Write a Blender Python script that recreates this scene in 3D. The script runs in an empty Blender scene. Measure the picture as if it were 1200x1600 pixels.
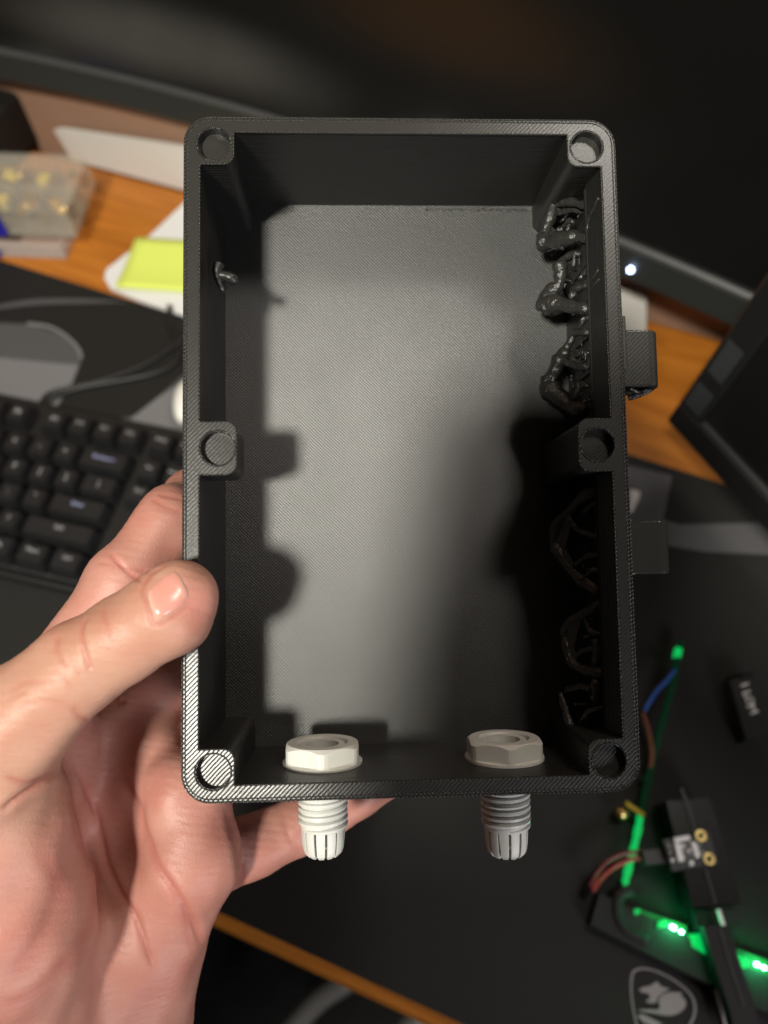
import bpy, bmesh, math, random
import numpy as np
from mathutils import Matrix, Vector
from mathutils.geometry import tessellate_polygon
random.seed(7)
S = bpy.context.scene
C = S.collection
R = math.radians

# ------------------------------------------------------------------ camera
PITCH, CAMH, FOC = 62.0, 0.446, 1156.0
cam = bpy.data.cameras.new("camera"); camo = bpy.data.objects.new("camera", cam); C.objects.link(camo)
MC = Matrix.Translation((0, 0, CAMH)) @ Matrix.Rotation(R(90 - PITCH), 4, 'X')
camo.matrix_world = MC
cam.sensor_fit = 'VERTICAL'; cam.sensor_height = 36; cam.sensor_width = 27
cam.lens = FOC / 1600 * 36
cam.clip_start = 0.005; cam.clip_end = 50
cam.dof.use_dof = True; cam.dof.focus_distance = 0.195; cam.dof.aperture_fstop = 8.5
S.camera = camo
S.render.resolution_x = 768; S.render.resolution_y = 1024

# ------------------------------------------------------------------ world, lamps, exposure
w = bpy.data.worlds.new("World"); S.world = w; w.use_nodes = True
w.node_tree.nodes['Background'].inputs[0].default_value = (1.0, 0.86, 0.72, 1)
w.node_tree.nodes['Background'].inputs[1].default_value = 0.026
S.view_settings.view_transform = 'Standard'; S.view_settings.look = 'None'
S.view_settings.exposure = 0; S.view_settings.gamma = 1

# pose of the box in camera space (mm)
RV = np.array([-0.0736, 0.0407, 0.0144]); TV = np.array([5.9357, 16.4657, -185.74])
_a = float(np.linalg.norm(RV))
BXM = MC @ (Matrix.Translation(Vector(TV) * .001) @ Matrix.Rotation(_a, 4, Vector(RV / _a)))
BXI = BXM.inverted()

def area_lamp(name, loc, target, size, power, color):
    l = bpy.data.lights.new(name, 'AREA'); l.shape = 'DISK'; l.size = size; l.energy = power; l.color = color
    o = bpy.data.objects.new(name, l); C.objects.link(o); o.location = loc
    o.rotation_euler = (Vector(target) - Vector(loc)).to_track_quat('-Z', 'Y').to_euler()
    return o
LAMP = BXM @ Vector((-.445, -.146, 1.200))
area_lamp("room_lamp", LAMP, BXM @ Vector((0, 0, 0)), 0.15, 28.0, (1.0, .955, .84))
# three faint fill lights, added with no known source in the room
area_lamp("side_fill", BXM @ Vector((-.224, -.305, .736)), BXM @ Vector((0, -.06, 0)), 0.10, .9, (1.0, .95, .90))  # added fill, glints the lower-left rim
area_lamp("back_fill", BXM @ Vector((.34, .52, .62)), BXM @ Vector((0, -.06, 0)), 0.20, 4.0, (1.0, .95, .86))  # added fill, lifts the gland nut in the phone's shadow
area_lamp("front_fill", BXM @ Vector((.38, -.52, .38)), BXM @ Vector((0, -.06, 0)), 0.25, 2.5, (.98, .95, 1.0))  # added fill from low right, brightens the gland threads

# ------------------------------------------------------------------ helpers
def lin(r, g, b):
    f = lambda c: (c / 12.92 if c <= .04045 else ((c + .055) / 1.055) ** 2.4)
    return (f(r / 255), f(g / 255), f(b / 255))

def CP(u, v, d):                       # point seen at pixel u, v at depth d (mm), world metres
    return MC @ Vector(((u - 600) * d / FOC, (800 - v) * d / FOC, -d)) * 1.0 if False else MC @ (Vector(((u - 600) * d / FOC, (800 - v) * d / FOC, -d)) * .001)

def G(u, v, h=0.0):                    # point of the horizontal plane z = h (m) seen at pixel u, v
    d = (MC.to_3x3() @ Vector(((u - 600) / FOC, (800 - v) / FOC, -1)))
    s = (h - CAMH) / d.z
    return Vector((0, 0, CAMH)) + d * s

def BP(u, v, z):                       # point of the box plane z (mm) seen at pixel u, v, in box mm
    o = BXI @ MC.translation
    d = BXI.to_3x3() @ (MC.to_3x3() @ Vector(((u - 600) / FOC, (800 - v) / FOC, -1)))
    s = (z * .001 - o.z) / d.z
    return (o + d * s) * 1000

WM = {}
def thing(name, label, cat, mat=None, group=None, kind=None):
    o = bpy.data.objects.new(name, None); C.objects.link(o); o.empty_display_size = .01
    m = mat if mat is not None else Matrix.Identity(4)
    if isinstance(m, Vector): m = Matrix.Translation(m)
    o.matrix_world = m; WM[o.name] = m
    o['label'] = label; o['category'] = cat
    if group: o['group'] = group
    if kind: o['kind'] = kind
    return o

def part(name, verts, faces, mats, parent=None, frame='world', smooth=False, label=None, at=None, uv=None):
    """one mesh object. verts are world metres; with frame='local' they are already in the parent's frame"""
    verts = [Vector(v) for v in verts]
    base = Matrix.Identity(4)
    if parent is not None: base = WM[parent.name]
    if frame == 'world':
        inv = base.inverted(); verts = [inv @ v for v in verts]
    off = Matrix.Identity(4)
    if len(verts):
        c = sum(verts, Vector()) / len(verts)
        if at is not None: c = Vector(at)
        verts = [v - c for v in verts]; off = Matrix.Translation(c)
    me = bpy.data.meshes.new(name); me.from_pydata([tuple(v) for v in verts], [], faces)
    for m in (mats if isinstance(mats, (list, tuple)) else [mats]): me.materials.append(m)
    if smooth: me.polygons.foreach_set('use_smooth', [True] * len(me.polygons))
    me.update()
    o = bpy.data.objects.new(name, me); C.objects.link(o)
    if parent is not None: o.parent = parent
    o.matrix_local = off
    WM[o.name] = base @ off
    if label: o['label'] = label
    return o

def tag(o, label, cat, group=None):
    o['label'] = label; o['category'] = cat
    if group: o['group'] = group
    return o

def box_geo(x0, x1, y0, y1, z0, z1, bev=0):
    bm = bmesh.new(); bmesh.ops.create_cube(bm, size=1)
    for v in bm.verts:
        v.co = Vector(((x0 + x1) / 2 + v.co.x * (x1 - x0), (y0 + y1) / 2 + v.co.y * (y1 - y0), (z0 + z1) / 2 + v.co.z * (z1 - z0)))
    if bev: bmesh.ops.bevel(bm, geom=bm.edges[:], offset=bev, segments=2, affect='EDGES', profile=.5)
    bm.verts.index_update()
    V = [v.co.copy() for v in bm.verts]; F = [[v.index for v in f.verts] for f in bm.faces]
    bm.free(); return V, F

def prism_geo(poly, z0, z1, holes=(), top=True, bottom=True):
    """extruded polygon in xy with holes, z0<z1"""
    loops = [list(poly)] + [list(h) for h in holes]
    V = []; F = []; idx = []
    for lp in loops:
        idx.append((len(V), len(lp)))
        V += [Vector((p[0], p[1], z1)) for p in lp] + [Vector((p[0], p[1], z0)) for p in lp]
    for s, n in idx:
        for i in range(n):
            j = (i + 1) % n; F.append([s + i, s + n + i, s + n + j, s + j])
    flat = []
    for s, n in idx: flat += [(s + i, s + n + i) for i in range(n)]
    for t in tessellate_polygon([[Vector((p[0], p[1], 0)) for p in lp] for lp in loops]):
        if top: F.append([flat[i][0] for i in t])
        if bottom: F.append([flat[i][1] for i in reversed(t)])
    return fixn(V, F)

def fixn(V, F):
    bm = bmesh.new(); vs = [bm.verts.new(v) for v in V]
    for f in F:
        try: bm.faces.new([vs[i] for i in f])
        except ValueError: pass
    bmesh.ops.recalc_face_normals(bm, faces=bm.faces); bm.verts.index_update()
    V = [v.co.copy() for v in bm.verts]; F = [[v.index for v in f.verts] for f in bm.faces]; bm.free()
    return V, F

def catmull(P, n=6):
    P = [Vector(p) for p in P]
    if len(P) < 3: return P
    Q = [P[0] * 2 - P[1]] + P + [P[-1] * 2 - P[-2]]; out = []
    for i in range(1, len(Q) - 2):
        for k in range(n):
            t = k / n; a, b, c, d = Q[i - 1], Q[i], Q[i + 1], Q[i + 2]
            out.append(.5 * ((2 * b) + (c - a) * t + (2 * a - 5 * b + 4 * c - d) * t * t + (3 * b - a - 3 * c + d) * t ** 3))
    out.append(P[-1]); return out

def tube_geo(P, r, n=8, closed=False):
    P = [Vector(p) for p in P]; V = []; F = []; m = len(P)
    rr = r if callable(r) else (lambda t: r)
    up = Vector((.3, .2, .93)); prev = None
    for i, p in enumerate(P):
        if closed: d = P[(i + 1) % m] - P[i - 1]
        else: d = P[min(i + 1, m - 1)] - P[max(i - 1, 0)]
        d.normalize()
        if prev is None:
            x = d.cross(up)
            if x.length < .1: x = d.cross(Vector((1, 0, 0)))
        else: x = prev - d * prev.dot(d)
        x.normalize(); prev = x; y = d.cross(x)
        q = rr(i / max(1, m - 1))
        for k in range(n):
            a = 2 * math.pi * k / n; V.append(p + (x * math.cos(a) + y * math.sin(a)) * q)
    for i in range(m if closed else m - 1):
        j = (i + 1) % m
        for k in range(n):
            l = (k + 1) % n; F.append([i * n + k, i * n + l, j * n + l, j * n + k])
    if not closed:
        F.append([k for k in range(n)][::-1]); F.append([(m - 1) * n + k for k in range(n)])
    return V, F

def lathe_geo(prof, n=32, fn=None):
    V = []; F = []
    for (r, z) in prof:
        for k in range(n):
            a = 2 * math.pi * k / n; V.append(Vector((r * math.cos(a), r * math.sin(a), z)))
    for i in range(len(prof) - 1):
        for k in range(n):
            l = (k + 1) % n; F.append([i * n + k, i * n + l, (i + 1) * n + l, (i + 1) * n + k])
    return V, F

def merge(*gs):
    V = []; F = []
    for v, f in gs:
        o = len(V); V += list(v); F += [[i + o for i in q] for q in f]
    return V, F

def xf(g, m): return [m @ Vector(v) for v in g[0]], g[1]
def scl(g, s): return [Vector(v) * s for v in g[0]], g[1]

# ------------------------------------------------------------------ materials
def mat(name, col, rough=.5, spec=.5, metal=0, emis=None, estr=0, trans=0, sss=0, coat=0, alpha=1):
    m = bpy.data.materials.new(name); m.use_nodes = True
    b = m.node_tree.nodes['Principled BSDF']
    b.inputs['Base Color'].default_value = (*col, 1); b.inputs['Roughness'].default_value = rough
    b.inputs['Specular IOR Level'].default_value = spec; b.inputs['Metallic'].default_value = metal
    if emis: b.inputs['Emission Color'].default_value = (*emis, 1); b.inputs['Emission Strength'].default_value = estr
    b.inputs['Transmission Weight'].default_value = trans; b.inputs['Coat Weight'].default_value = coat
    b.inputs['Alpha'].default_value = alpha
    if sss:
        b.inputs['Subsurface Weight'].default_value = sss
    m['b'] = 1
    return m
def nt(m): return m.node_tree.nodes, m.node_tree.links, m.node_tree.nodes['Principled BSDF']
def N(m, t, **kw):
    n = m.node_tree.nodes.new(t)
    for k, v in kw.items():
        if k in n.inputs: n.inputs[k].default_value = v
        else: setattr(n, k, v)
    return n
def mathn(m, op, a, b=None, c=None):
    n = m.node_tree.nodes.new('ShaderNodeMath'); n.operation = op
    for i, x in enumerate((a, b, c)):
        if x is None: continue
        if isinstance(x, (int, float)): n.inputs[i].default_value = x
        else: m.node_tree.links.new(x, n.inputs[i])
    return n.outputs[0]
def noise_bump(m, scale, strength, dist=.0002, detail=4, col_var=0, coord='Object'):
    n, l, b = nt(m)
    tc = N(m, 'ShaderNodeTexCoord'); no = N(m, 'ShaderNodeTexNoise', Scale=scale, Detail=detail)
    l.new(tc.outputs[coord], no.inputs['Vector'])
    bu = N(m, 'ShaderNodeBump', Strength=strength, Distance=dist); l.new(no.outputs[0], bu.inputs['Height'])
    l.new(bu.outputs[0], b.inputs['Normal'])
    if col_var:
        c = b.inputs['Base Color'].default_value[:3]
        mx = N(m, 'ShaderNodeMix', data_type='RGBA')
        no2 = N(m, 'ShaderNodeTexNoise', Scale=scale * .13, Detail=5); l.new(tc.outputs[coord], no2.inputs['Vector'])
        mx.inputs[6].default_value = (*[x * (1 - col_var) for x in c], 1); mx.inputs[7].default_value = (*[min(1, x * (1 + col_var)) for x in c], 1)
        l.new(no2.outputs[0], mx.inputs[0]); l.new(mx.outputs[2], b.inputs['Base Color'])
    return m

BOXREF = None
def printed_plastic(name, mode, col=(.040, .039, .035), rough=.38, spec=.5):
    """black 3D-printed plastic; mode: 'rim' (zigzag infill strokes), 'floor' (45 degree raster), 'wall' (layer lines)"""
    m = mat(name, col, rough, spec); n, l, b = nt(m)
    tc = N(m, 'ShaderNodeTexCoord'); tc.object = BOXREF
    sp = N(m, 'ShaderNodeSeparateXYZ'); l.new(tc.outputs['Object'], sp.inputs[0])
    x, y, z = sp.outputs
    nz = N(m, 'ShaderNodeTexNoise', Scale=900.0, Detail=3); l.new(tc.outputs['Object'], nz.inputs['Vector'])
    nl = N(m, 'ShaderNodeTexNoise', Scale=70.0, Detail=8, Roughness=.7); l.new(tc.outputs['Object'], nl.inputs['Vector'])
    if mode == 'floor':
        d = mathn(m, 'ADD', x, y); e = mathn(m, 'SUBTRACT', x, y)
        s1 = mathn(m, 'SINE', mathn(m, 'MULTIPLY', d, 2 * math.pi / .00100))
        s2 = mathn(m, 'SINE', mathn(m, 'MULTIPLY', e, 2 * math.pi / .00105))
        h = mathn(m, 'ADD', mathn(m, 'MULTIPLY', s1, .8), mathn(m, 'MULTIPLY', s2, .35))
        h = mathn(m, 'ADD', h, mathn(m, 'MULTIPLY', nz.outputs[0], 1.6))
        dist, st = .000040, 1.0
    elif mode == 'rim':
        d = mathn(m, 'SUBTRACT', x, y)
        pp = mathn(m, 'PINGPONG', mathn(m, 'ADD', d, mathn(m, 'MULTIPLY', nl.outputs[0], .0016)), .00058)
        am = N(m, 'ShaderNodeMapRange'); am.inputs[1].default_value = -.02; am.inputs[2].default_value = .03; am.inputs[3].default_value = 69.0; am.inputs[4].default_value = 26.0
        l.new(y, am.inputs[0])
        h = mathn(m, 'ADD', mathn(m, 'MULTIPLY', pp, am.outputs[0]), mathn(m, 'MULTIPLY', nz.outputs[0], .017))
        dist, st = .001, 1.0
    elif mode == 'bead':
        s1 = mathn(m, 'SINE', mathn(m, 'MULTIPLY', mathn(m, 'ADD', x, y), 2 * math.pi / .00100))
        h = mathn(m, 'ADD', mathn(m, 'MULTIPLY', s1, 1.5), nz.outputs[0])
        dist, st = .00007, 1.0
    else:
        s1 = mathn(m, 'SINE', mathn(m, 'MULTIPLY', z, 2 * math.pi / .0008))
        mpz = N(m, 'ShaderNodeMapping'); mpz.inputs['Scale'].default_value = (12, 12, 900); l.new(tc.outputs['Object'], mpz.inputs[0])
        n1 = N(m, 'ShaderNodeTexNoise', Scale=1.0, Detail=4); l.new(mpz.outputs[0], n1.inputs['Vector'])
        h = mathn(m, 'ADD', mathn(m, 'MULTIPLY', s1, .5), mathn(m, 'MULTIPLY', n1.outputs[0], 4.0))
        dist, st = .00006, 1.0
    bu = N(m, 'ShaderNodeBump', Strength=st, Distance=dist); l.new(h, bu.inputs['Height']); l.new(bu.outputs[0], b.inputs['Normal'])
    r = N(m, 'ShaderNodeMapRange'); r.inputs[1].default_value = .3; r.inputs[2].default_value = .7; r.inputs[3].default_value = rough - .018; r.inputs[4].default_value = rough + .022
    l.new(nl.outputs[0], r.inputs[0]); l.new(r.outputs[0], b.inputs['Roughness'])
    return m

# ------------------------------------------------------------------ the desk and what bounds it
YAW = -math.atan2(1, 2.58)
DR = Matrix.Rotation(YAW, 4, 'Z'); DRi = DR.inverted()
def D(u, v, h=0.0):                    # desk coordinates (a along the desk, b away) of a pixel
    return DRi @ G(u, v, h)
b_back = (D(50, 235).y + D(290, 295).y + D(1030, 490).y) / 3
b_front = (D(340, 1455).y + D(615, 1595).y) / 2 + .002
b_padf = (D(355, 1430).y + D(725, 1600).y) / 2
b_padb = (D(0, 410).y + D(290, 500).y + D(980, 715).y + D(1140, 765).y) / 4
print('desk', b_back, b_front, b_padf, b_padb)

wood = mat('oak_desk', lin(178, 100, 34), .42, .4)
def wood_nodes(m, c1, c2):
    n, l, b = nt(m)
    tc = N(m, 'ShaderNodeTexCoord'); mp = N(m, 'ShaderNodeMapping'); mp.inputs['Scale'].default_value = (3, 26, 26)
    l.new(tc.outputs['Object'], mp.inputs[0])
    no = N(m, 'ShaderNodeTexNoise', Scale=2.2, Detail=8, Roughness=.6, Distortion=.8); l.new(mp.outputs[0], no.inputs['Vector'])
    cr = N(m, 'ShaderNodeValToRGB'); cr.color_ramp.elements[0].position = .38; cr.color_ramp.elements[1].position = .64
    cr.color_ramp.elements[0].color = (*c1, 1); cr.color_ramp.elements[1].color = (*c2, 1)
    l.new(no.outputs[0], cr.inputs[0]); l.new(cr.outputs[0], b.inputs['Base Color'])
    bu = N(m, 'ShaderNodeBump', Strength=.2, Distance=.0003); l.new(no.outputs[0], bu.inputs['Height']); l.new(bu.outputs[0], b.inputs['Normal'])
wood_nodes(wood, (.36, .115, .012), (.56, .20, .026))

desk = thing('desk', 'orange oak desk top lying under the pad and keyboard', 'desk', DR)
V, F = box_geo(-1.3, 1.3, b_front, b_back, -.028, 0, .008)
part('desk_top', V, F, wood, desk, 'local', smooth=False)
legm = noise_bump(mat('grey_metal_leg', (.30, .29, .27), .45, .5), 60, .2)
for (a0, b0) in ((-1.2, b_back - .08), (1.2, b_back - .08), (1.2, b_front + .08), (-1.2, b_front + .08)):
    V, F = box_geo(a0 - .03, a0 + .03, b0 - .03, b0 + .03, -.72, -.0285, .004); part('leg', V, F, legm, desk, 'local')

# floor, wall
carpet = noise_bump(mat('dark_floor', (.018, .018, .018), .9, .2), 300, .6, .002, col_var=.4)
f = part('floor', *box_geo(-3, 3, -3, 2.2, -.74, -.72), carpet); f['kind'] = 'structure'
wallm = noise_bump(mat('painted_wall', lin(150, 118, 98), .8, .2), 120, .25, .0006, col_var=.08)
V, F = box_geo(-3, 3, b_back + .004, b_back + .10, -.72, 1.9)
wl = part('wall', [DR @ v for v in V], F, wallm); wl['kind'] = 'structure'

# a chair foot under the desk edge
ch = thing('chair_foot', 'pale grey chair foot bar on the dark floor below the desk edge', 'chair foot', DR)
P = [DRi @ G(430, 1640, -.55), DRi @ G(492, 1568, -.52), DRi @ G(545, 1530, -.50)]
part('foot_bar', *tube_geo(catmull(P), .012, 10), legm, ch, 'local', smooth=True)
P = [DRi @ G(590, 1680, -.5), DRi @ G(650, 1598, -.5), DRi @ G(700, 1580, -.5)]
part('foot_bar', *tube_geo(catmull(P), .014, 10), legm, ch, 'local', smooth=True)

# ------------------------------------------------------------------ mouse pad
padm = noise_bump(mat('black_pad_cloth', (.015, .0147, .0138), .6, .2), 2500, .5, .0002, col_var=.1)
padp = noise_bump(mat('grey_pad_print', (.075, .075, .078), .55, .3), 2500, .5, .0002, col_var=.1)
padq = noise_bump(mat('pale_pad_print', (.16, .16, .165), .55, .3), 2500, .5, .0002, col_var=.15)
pad = thing('desk_pad', 'large black cloth desk pad with grey printed swooshes and shield emblem', 'desk pad', DR)
c1, c2 = D(1160, 1548), D(1185, 1660)
poly = [(-.95, b_padb), (.85, b_padb), (.85, c1.y - .01), (c1.x, c1.y - .012), (c2.x + .0, c2.y), (c2.x, b_padf), (-.95, b_padf)]
V, F = prism_geo(poly, .0003, .0040); part('cloth', V, F, padm, pad, 'local')
PT = .0040
def print_poly(name, px, m, dz, parent=pad, smoothn=0):
    pts = [DRi @ G(u, v, PT) for u, v in px]
    if smoothn: pts = catmull(pts + [pts[0]], smoothn)[:-1]
    V, F = prism_geo([(p.x, p.y) for p in pts], PT + dz, PT + dz + .00025)
    return part(name, V, F, m, parent, 'local')
def band_px(px, wpx, taper=False):
    P = catmull([Vector((u, v, 0)) for u, v in px], 6); L = []; Rr = []
    for i, p in enumerate(P):
        d = (P[min(i + 1, len(P) - 1)] - P[max(i - 1, 0)]).normalized(); nn = Vector((-d.y, d.x, 0))
        ww = wpx / 2 * (1 if not taper else max(.15, math.sin(math.pi * i / (len(P) - 1))))
        L.append(p + nn * ww); Rr.append(p - nn * ww)
    return [(p.x, p.y) for p in L + Rr[::-1]]
print_poly('printed_swoosh', [(-200, 520), (0, 505), (45, 507), (95, 522), (122, 545), (128, 562), (115, 598), (85, 640), (60, 700), (-200, 690)], padp, .0002)
print_poly('printed_swoosh', [(-200, 566), (0, 560), (60, 566), (124, 572), (110, 605), (80, 650), (60, 720), (-200, 690)], padq, .0006)
print_poly('printed_line', band_px([(43, 507), (80, 513), (108, 530), (124, 548), (128, 562)], 5), padq, .0010)
print_poly('printed_line', band_px([(-60, 490), (0, 480), (60, 472), (140, 471), (200, 473)], 9, True), padp, .0002)
print_poly('printed_swoosh', [(285, 588), (330, 570), (420, 640), (350, 740), (140, 700), (150, 660), (215, 650)], padp, .0002)
print_poly('printed_swoosh', [(300, 590), (360, 590), (340, 700), (230, 690), (205, 655), (250, 620)], padq, .0006)
print_poly('printed_swoosh', [(700, 700), (960, 722), (1050, 744), (1036, 812), (1060, 820), (1260, 816), (1260, 870), (1100, 862), (900, 830)], padp, .0002)
print_poly('printed_swoosh', [(1190, 780), (1290, 760), (1290, 960), (1235, 880)], padp, .0002)
print_poly('printed_swoosh', [(560, 640), (700, 640), (960, 770), (900, 900), (560, 820)], padp, .0002)
def lg(pts): return [(940 + x / 4, 1200 + y / 4) for x, y in pts]
emb = mat('pale_emblem_print', (.27, .26, .25), .6, .4); embd = noise_bump(emb, 2500, .5, .0002)
sh = lg([(178, 1330), (190, 1275), (215, 1255), (260, 1248), (330, 1262), (430, 1308), (530, 1380), (580, 1450), (588, 1530), (560, 1600), (500, 1690), (400, 1760), (300, 1740), (230, 1650), (198, 1540), (180, 1420)])
sh_o = catmull([Vector((u, v, 0)) for u, v in sh + [sh[0]]], 4)[:-1]
cxy = sum(sh_o, Vector()) / len(sh_o)
o_ = [DRi @ G(p.x, p.y, PT) for p in sh_o]; i_ = [DRi @ G(cxy.x + (p.x - cxy.x) * .94, cxy.y + (p.y - cxy.y) * .95, PT) for p in sh_o]
V, F = prism_geo([(p.x, p.y) for p in o_], PT + .0002, PT + .00045, [[(p.x, p.y) for p in i_]])
part('shield_outline', V, F, emb, pad, 'local')
print_poly('beast_head_print', lg([(232, 1385), (262, 1368), (300, 1362), (345, 1333), (368, 1362), (425, 1382), (385, 1402), (352, 1430), (335, 1468), (305, 1470), (272, 1458), (305, 1435), (290, 1408), (250, 1402)]), emb, .0002)
print_poly('beast_body_print', lg([(352, 1455), (375, 1420), (420, 1403), (470, 1402), (510, 1405), (490, 1418), (520, 1450), (522, 1490), (490, 1525), (440, 1545), (390, 1545), (340, 1535), (270, 1525), (225, 1512), (300, 1508), (350, 1510), (362, 1490)]), emb, .0002, smoothn=3)
print_poly('beast_paw_print', lg([(220, 1545), (260, 1540), (330, 1575), (380, 1600), (330, 1620), (260, 1590)]), emb, .0002)

# ------------------------------------------------------------------ keyboard
keym = noise_bump(mat('black_key_plastic', (.011, .0115, .0125), .42, .5), 1500, .3, .0001)
caseM = noise_bump(mat('black_keyboard_case', (.010, .010, .010), .5, .4), 800, .3, .0001)
legend = mat('white_key_legend', (.42, .43, .45), .5, .4)
legendb = mat('bluish_key_legend', (.40, .45, .75), .5, .4)
KH = .026
k0 = G(203, 684, KH); k1 = G(86, 660, KH)
ux = (k0 - k1); U = ux.length / 3; ux.normalize(); uy = Vector((-ux.y, ux.x, 0))
KM = Matrix.Translation(Vector((k0.x, k0.y, PT))) @ Matrix.Rotation(math.atan2(ux.y, ux.x), 4, 'Z')
kb = thing('keyboard', 'black mechanical keyboard with white legends on the desk pad', 'keyboard', KM)
print('key pitch', U)
V, F = box_geo(-15 * U, 4.4 * U, -5.75 * U, 1.05 * U, .0005, .014, .003); part('case', V, F, caseM, kb, 'local')
V, F = box_geo(-15 * U, 4.4 * U, -5.95 * U, -5.76 * U, .0005, .010, .001); part('front_lip', V, F, caseM, kb, 'local')
def text_geo(s, size):
    cu = bpy.data.curves.new('t', 'FONT'); cu.body = s; cu.size = size; cu.align_x = 'CENTER'; cu.align_y = 'CENTER'; cu.resolution_u = 1
    ob = bpy.data.objects.new('t', cu); C.objects.link(ob)
    dg = bpy.context.evaluated_depsgraph_get(); me = ob.evaluated_get(dg).to_mesh()
    V = [v.co.copy() for v in me.vertices]; F = [list(p.vertices) for p in me.polygons]
    bpy.data.objects.remove(ob); bpy.data.curves.remove(cu)
    return V, F
keymesh = {}
def key(x, row, wu, txt, blue=False):
    """x = centre in pitch units, row centre y in pitch units"""
    kk = round(wu, 2)
    if kk not in keymesh:
        hw = wu * U / 2 - .0006; hd = U / 2 - .0006; tw, td = hw - .0026, hd - .0026; H = .0095
        V = [Vector((sx * hw, sy * hd, 0)) for sx, sy in ((-1, -1), (1, -1), (1, 1), (-1, 1))] + \
            [Vector((sx * tw, sy * td + .0006, H)) for sx, sy in ((-1, -1), (1, -1), (1, 1), (-1, 1))]
        F = [[0, 1, 5, 4], [1, 2, 6, 5], [2, 3, 7, 6], [3, 0, 4, 7], [4, 5, 6, 7]]
        bm = bmesh.new(); vs = [bm.verts.new(v) for v in V]; [bm.faces.new([vs[i] for i in f]) for f in F]
        bmesh.ops.bevel(bm, geom=[e for e in bm.edges if max(v.co.z for v in e.verts) > .005], offset=.0008, segments=2, affect='EDGES')
        me = bpy.data.meshes.new('key_cap'); bm.to_mesh(me); bm.free(); me.materials.append(keym); keymesh[kk] = me
    o = bpy.data.objects.new('key_cap', keymesh[kk]); C.objects.link(o); o.parent = kb
    o.matrix_local = Matrix.Translation((x * U, row * U, .0150)); WM[o.name] = KM @ o.matrix_local
    if txt:
        g = text_geo(txt, .0054 if len(txt) < 3 else .0038)
        part('legend', [v + Vector((0, .0012 if len(txt) < 3 else .002, .00965)) for v in g[0]], g[1], legendb if blue else legend, o, 'local')
rows = [
 (0, [(1, t) for t in ('F12', 'F11', 'F10', 'F9')] + [(.5, None)] + [(1, t) for t in ('F8', 'F7', 'F6', 'F5')] + [(.5, None)] + [(1, 'F4')]),
 (-1.22, [(2, 'Backspace'), (1, '+'), (1, '-'), (1, '0'), (1, '9'), (1, '8'), (1, '7'), (1, '6'), (1, '5')]),
 (-2.22, [(1.5, '|'), (1, ']'), (1, '['), (1, 'P'), (1, 'O'), (1, 'I'), (1, 'U'), (1, 'Y'), (1, 'T')]),
 (-3.22, [(2.25, 'Enter'), (1, '"'), (1, ';'), (1, 'L'), (1, 'K'), (1, 'J'), (1, 'H'), (1, 'G')]),
 (-4.22, [(2.75, 'Shift'), (1, '?'), (1, '.'), (1, ','), (1, 'M'), (1, 'N'), (1, 'B')]),
 (-5.22, [(1.25, 'Ctrl'), (1.25, 'Menu'), (1.25, 'Fn'), (1.25, 'Alt'), (6.25, '')])]
for ry, ks in rows:
    x = .5
    for wu, t in ks:
        if t is not None: key(x - wu / 2, ry, wu, t, blue=t in ('Backspace', 'Enter'))
        x -= wu
for ci in range(3):
    key(1.25 + ci, 0, 1, ('PrtSc', 'ScrLk', 'Pause')[ci]); key(1.25 + ci, -1.22, 1, ('Ins', 'Home', 'PgUp')[ci]); key(1.25 + ci, -2.22, 1, ('Del', 'End', 'PgDn')[ci])
key(2.25, -4.22, 1, '^')
for ci in range(3): key(1.25 + ci, -5.22, 1, '<v>'[ci])

cabm = noise_bump(mat('black_cable', (.008, .008, .008), .45, .5), 600, .2)
def wire(name, px, r, m, label, h=.006, cat='cable', group=None):
    P = catmull([G(u, v, (h if not isinstance(h, (list, tuple)) else h[i])) for i, (u, v) in enumerate(px)], 7)
    V, F = tube_geo(P, r, 8); return tag(part(name, V, F, m, smooth=True), label, cat, group)
wire('cable', [(62, 640), (85, 622), (125, 606), (180, 596), (232, 586), (264, 574), (281, 556), (275, 530), (266, 508), (265, 478)], .0021, cabm,
     'black keyboard cable curving up to the white paper')
wire('cable', [(58, 640), (75, 616), (110, 605), (160, 594), (205, 578), (240, 562), (265, 545), (300, 520)], .0017, cabm,
     'thinner black cable crossing just behind the keyboard cable', h=.0065)
wcap = noise_bump(mat('white_plastic', (.72, .71, .66), .4, .5), 300, .1)
bm = bmesh.new(); bmesh.ops.create_uvsphere(bm, u_segments=20, v_segments=12, radius=1)
for v in bm.verts: v.co = Vector((v.co.x * .0085, v.co.y * .019, v.co.z * .010))
bm.verts.index_update()
g = ([v.co + G(290, 628, .014) for v in bm.verts], [[v.index for v in f.verts] for f in bm.faces]); bm.free()
tag(part('mouse', *g, wcap, smooth=True), 'white rounded mouse peeking out behind the left box edge', 'mouse')

# ------------------------------------------------------------------ paper, sticky note, organizers, block, foam
paper = noise_bump(mat('white_paper', (.74, .74, .73), .7, .2), 90, .25, .001, col_var=.03)
def slab(name, px, h0, h1, m, label, cat, rnd=0, mats=None):
    pts = [G(u, v, h1) for u, v in px]
    if rnd: pts = catmull(pts + [pts[0]], rnd)[:-1]
    V, F = prism_geo([(p.x, p.y) for p in pts], h0, h1)
    o = part(name, V, F, m); 
    if cat: tag(o, label, cat)
    return o
slab('paper_sheet', [(163, 434), (166, 421), (235, 367), (300, 305), (420, 320), (420, 560), (330, 512), (286, 492), (215, 468), (172, 450)], .0007, .0035, paper,
     'white paper stack with rounded corner under the yellow note', 'paper')
ynote = noise_bump(mat('yellow_note', lin(222, 236, 112), .7, .2), 60, .15, .001)
P = [G(212, 370, .0045), G(330, 377, .0045), G(318, 462, .0045), G(181, 453, .0045)]
V = []; F = []; n = 8
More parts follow.
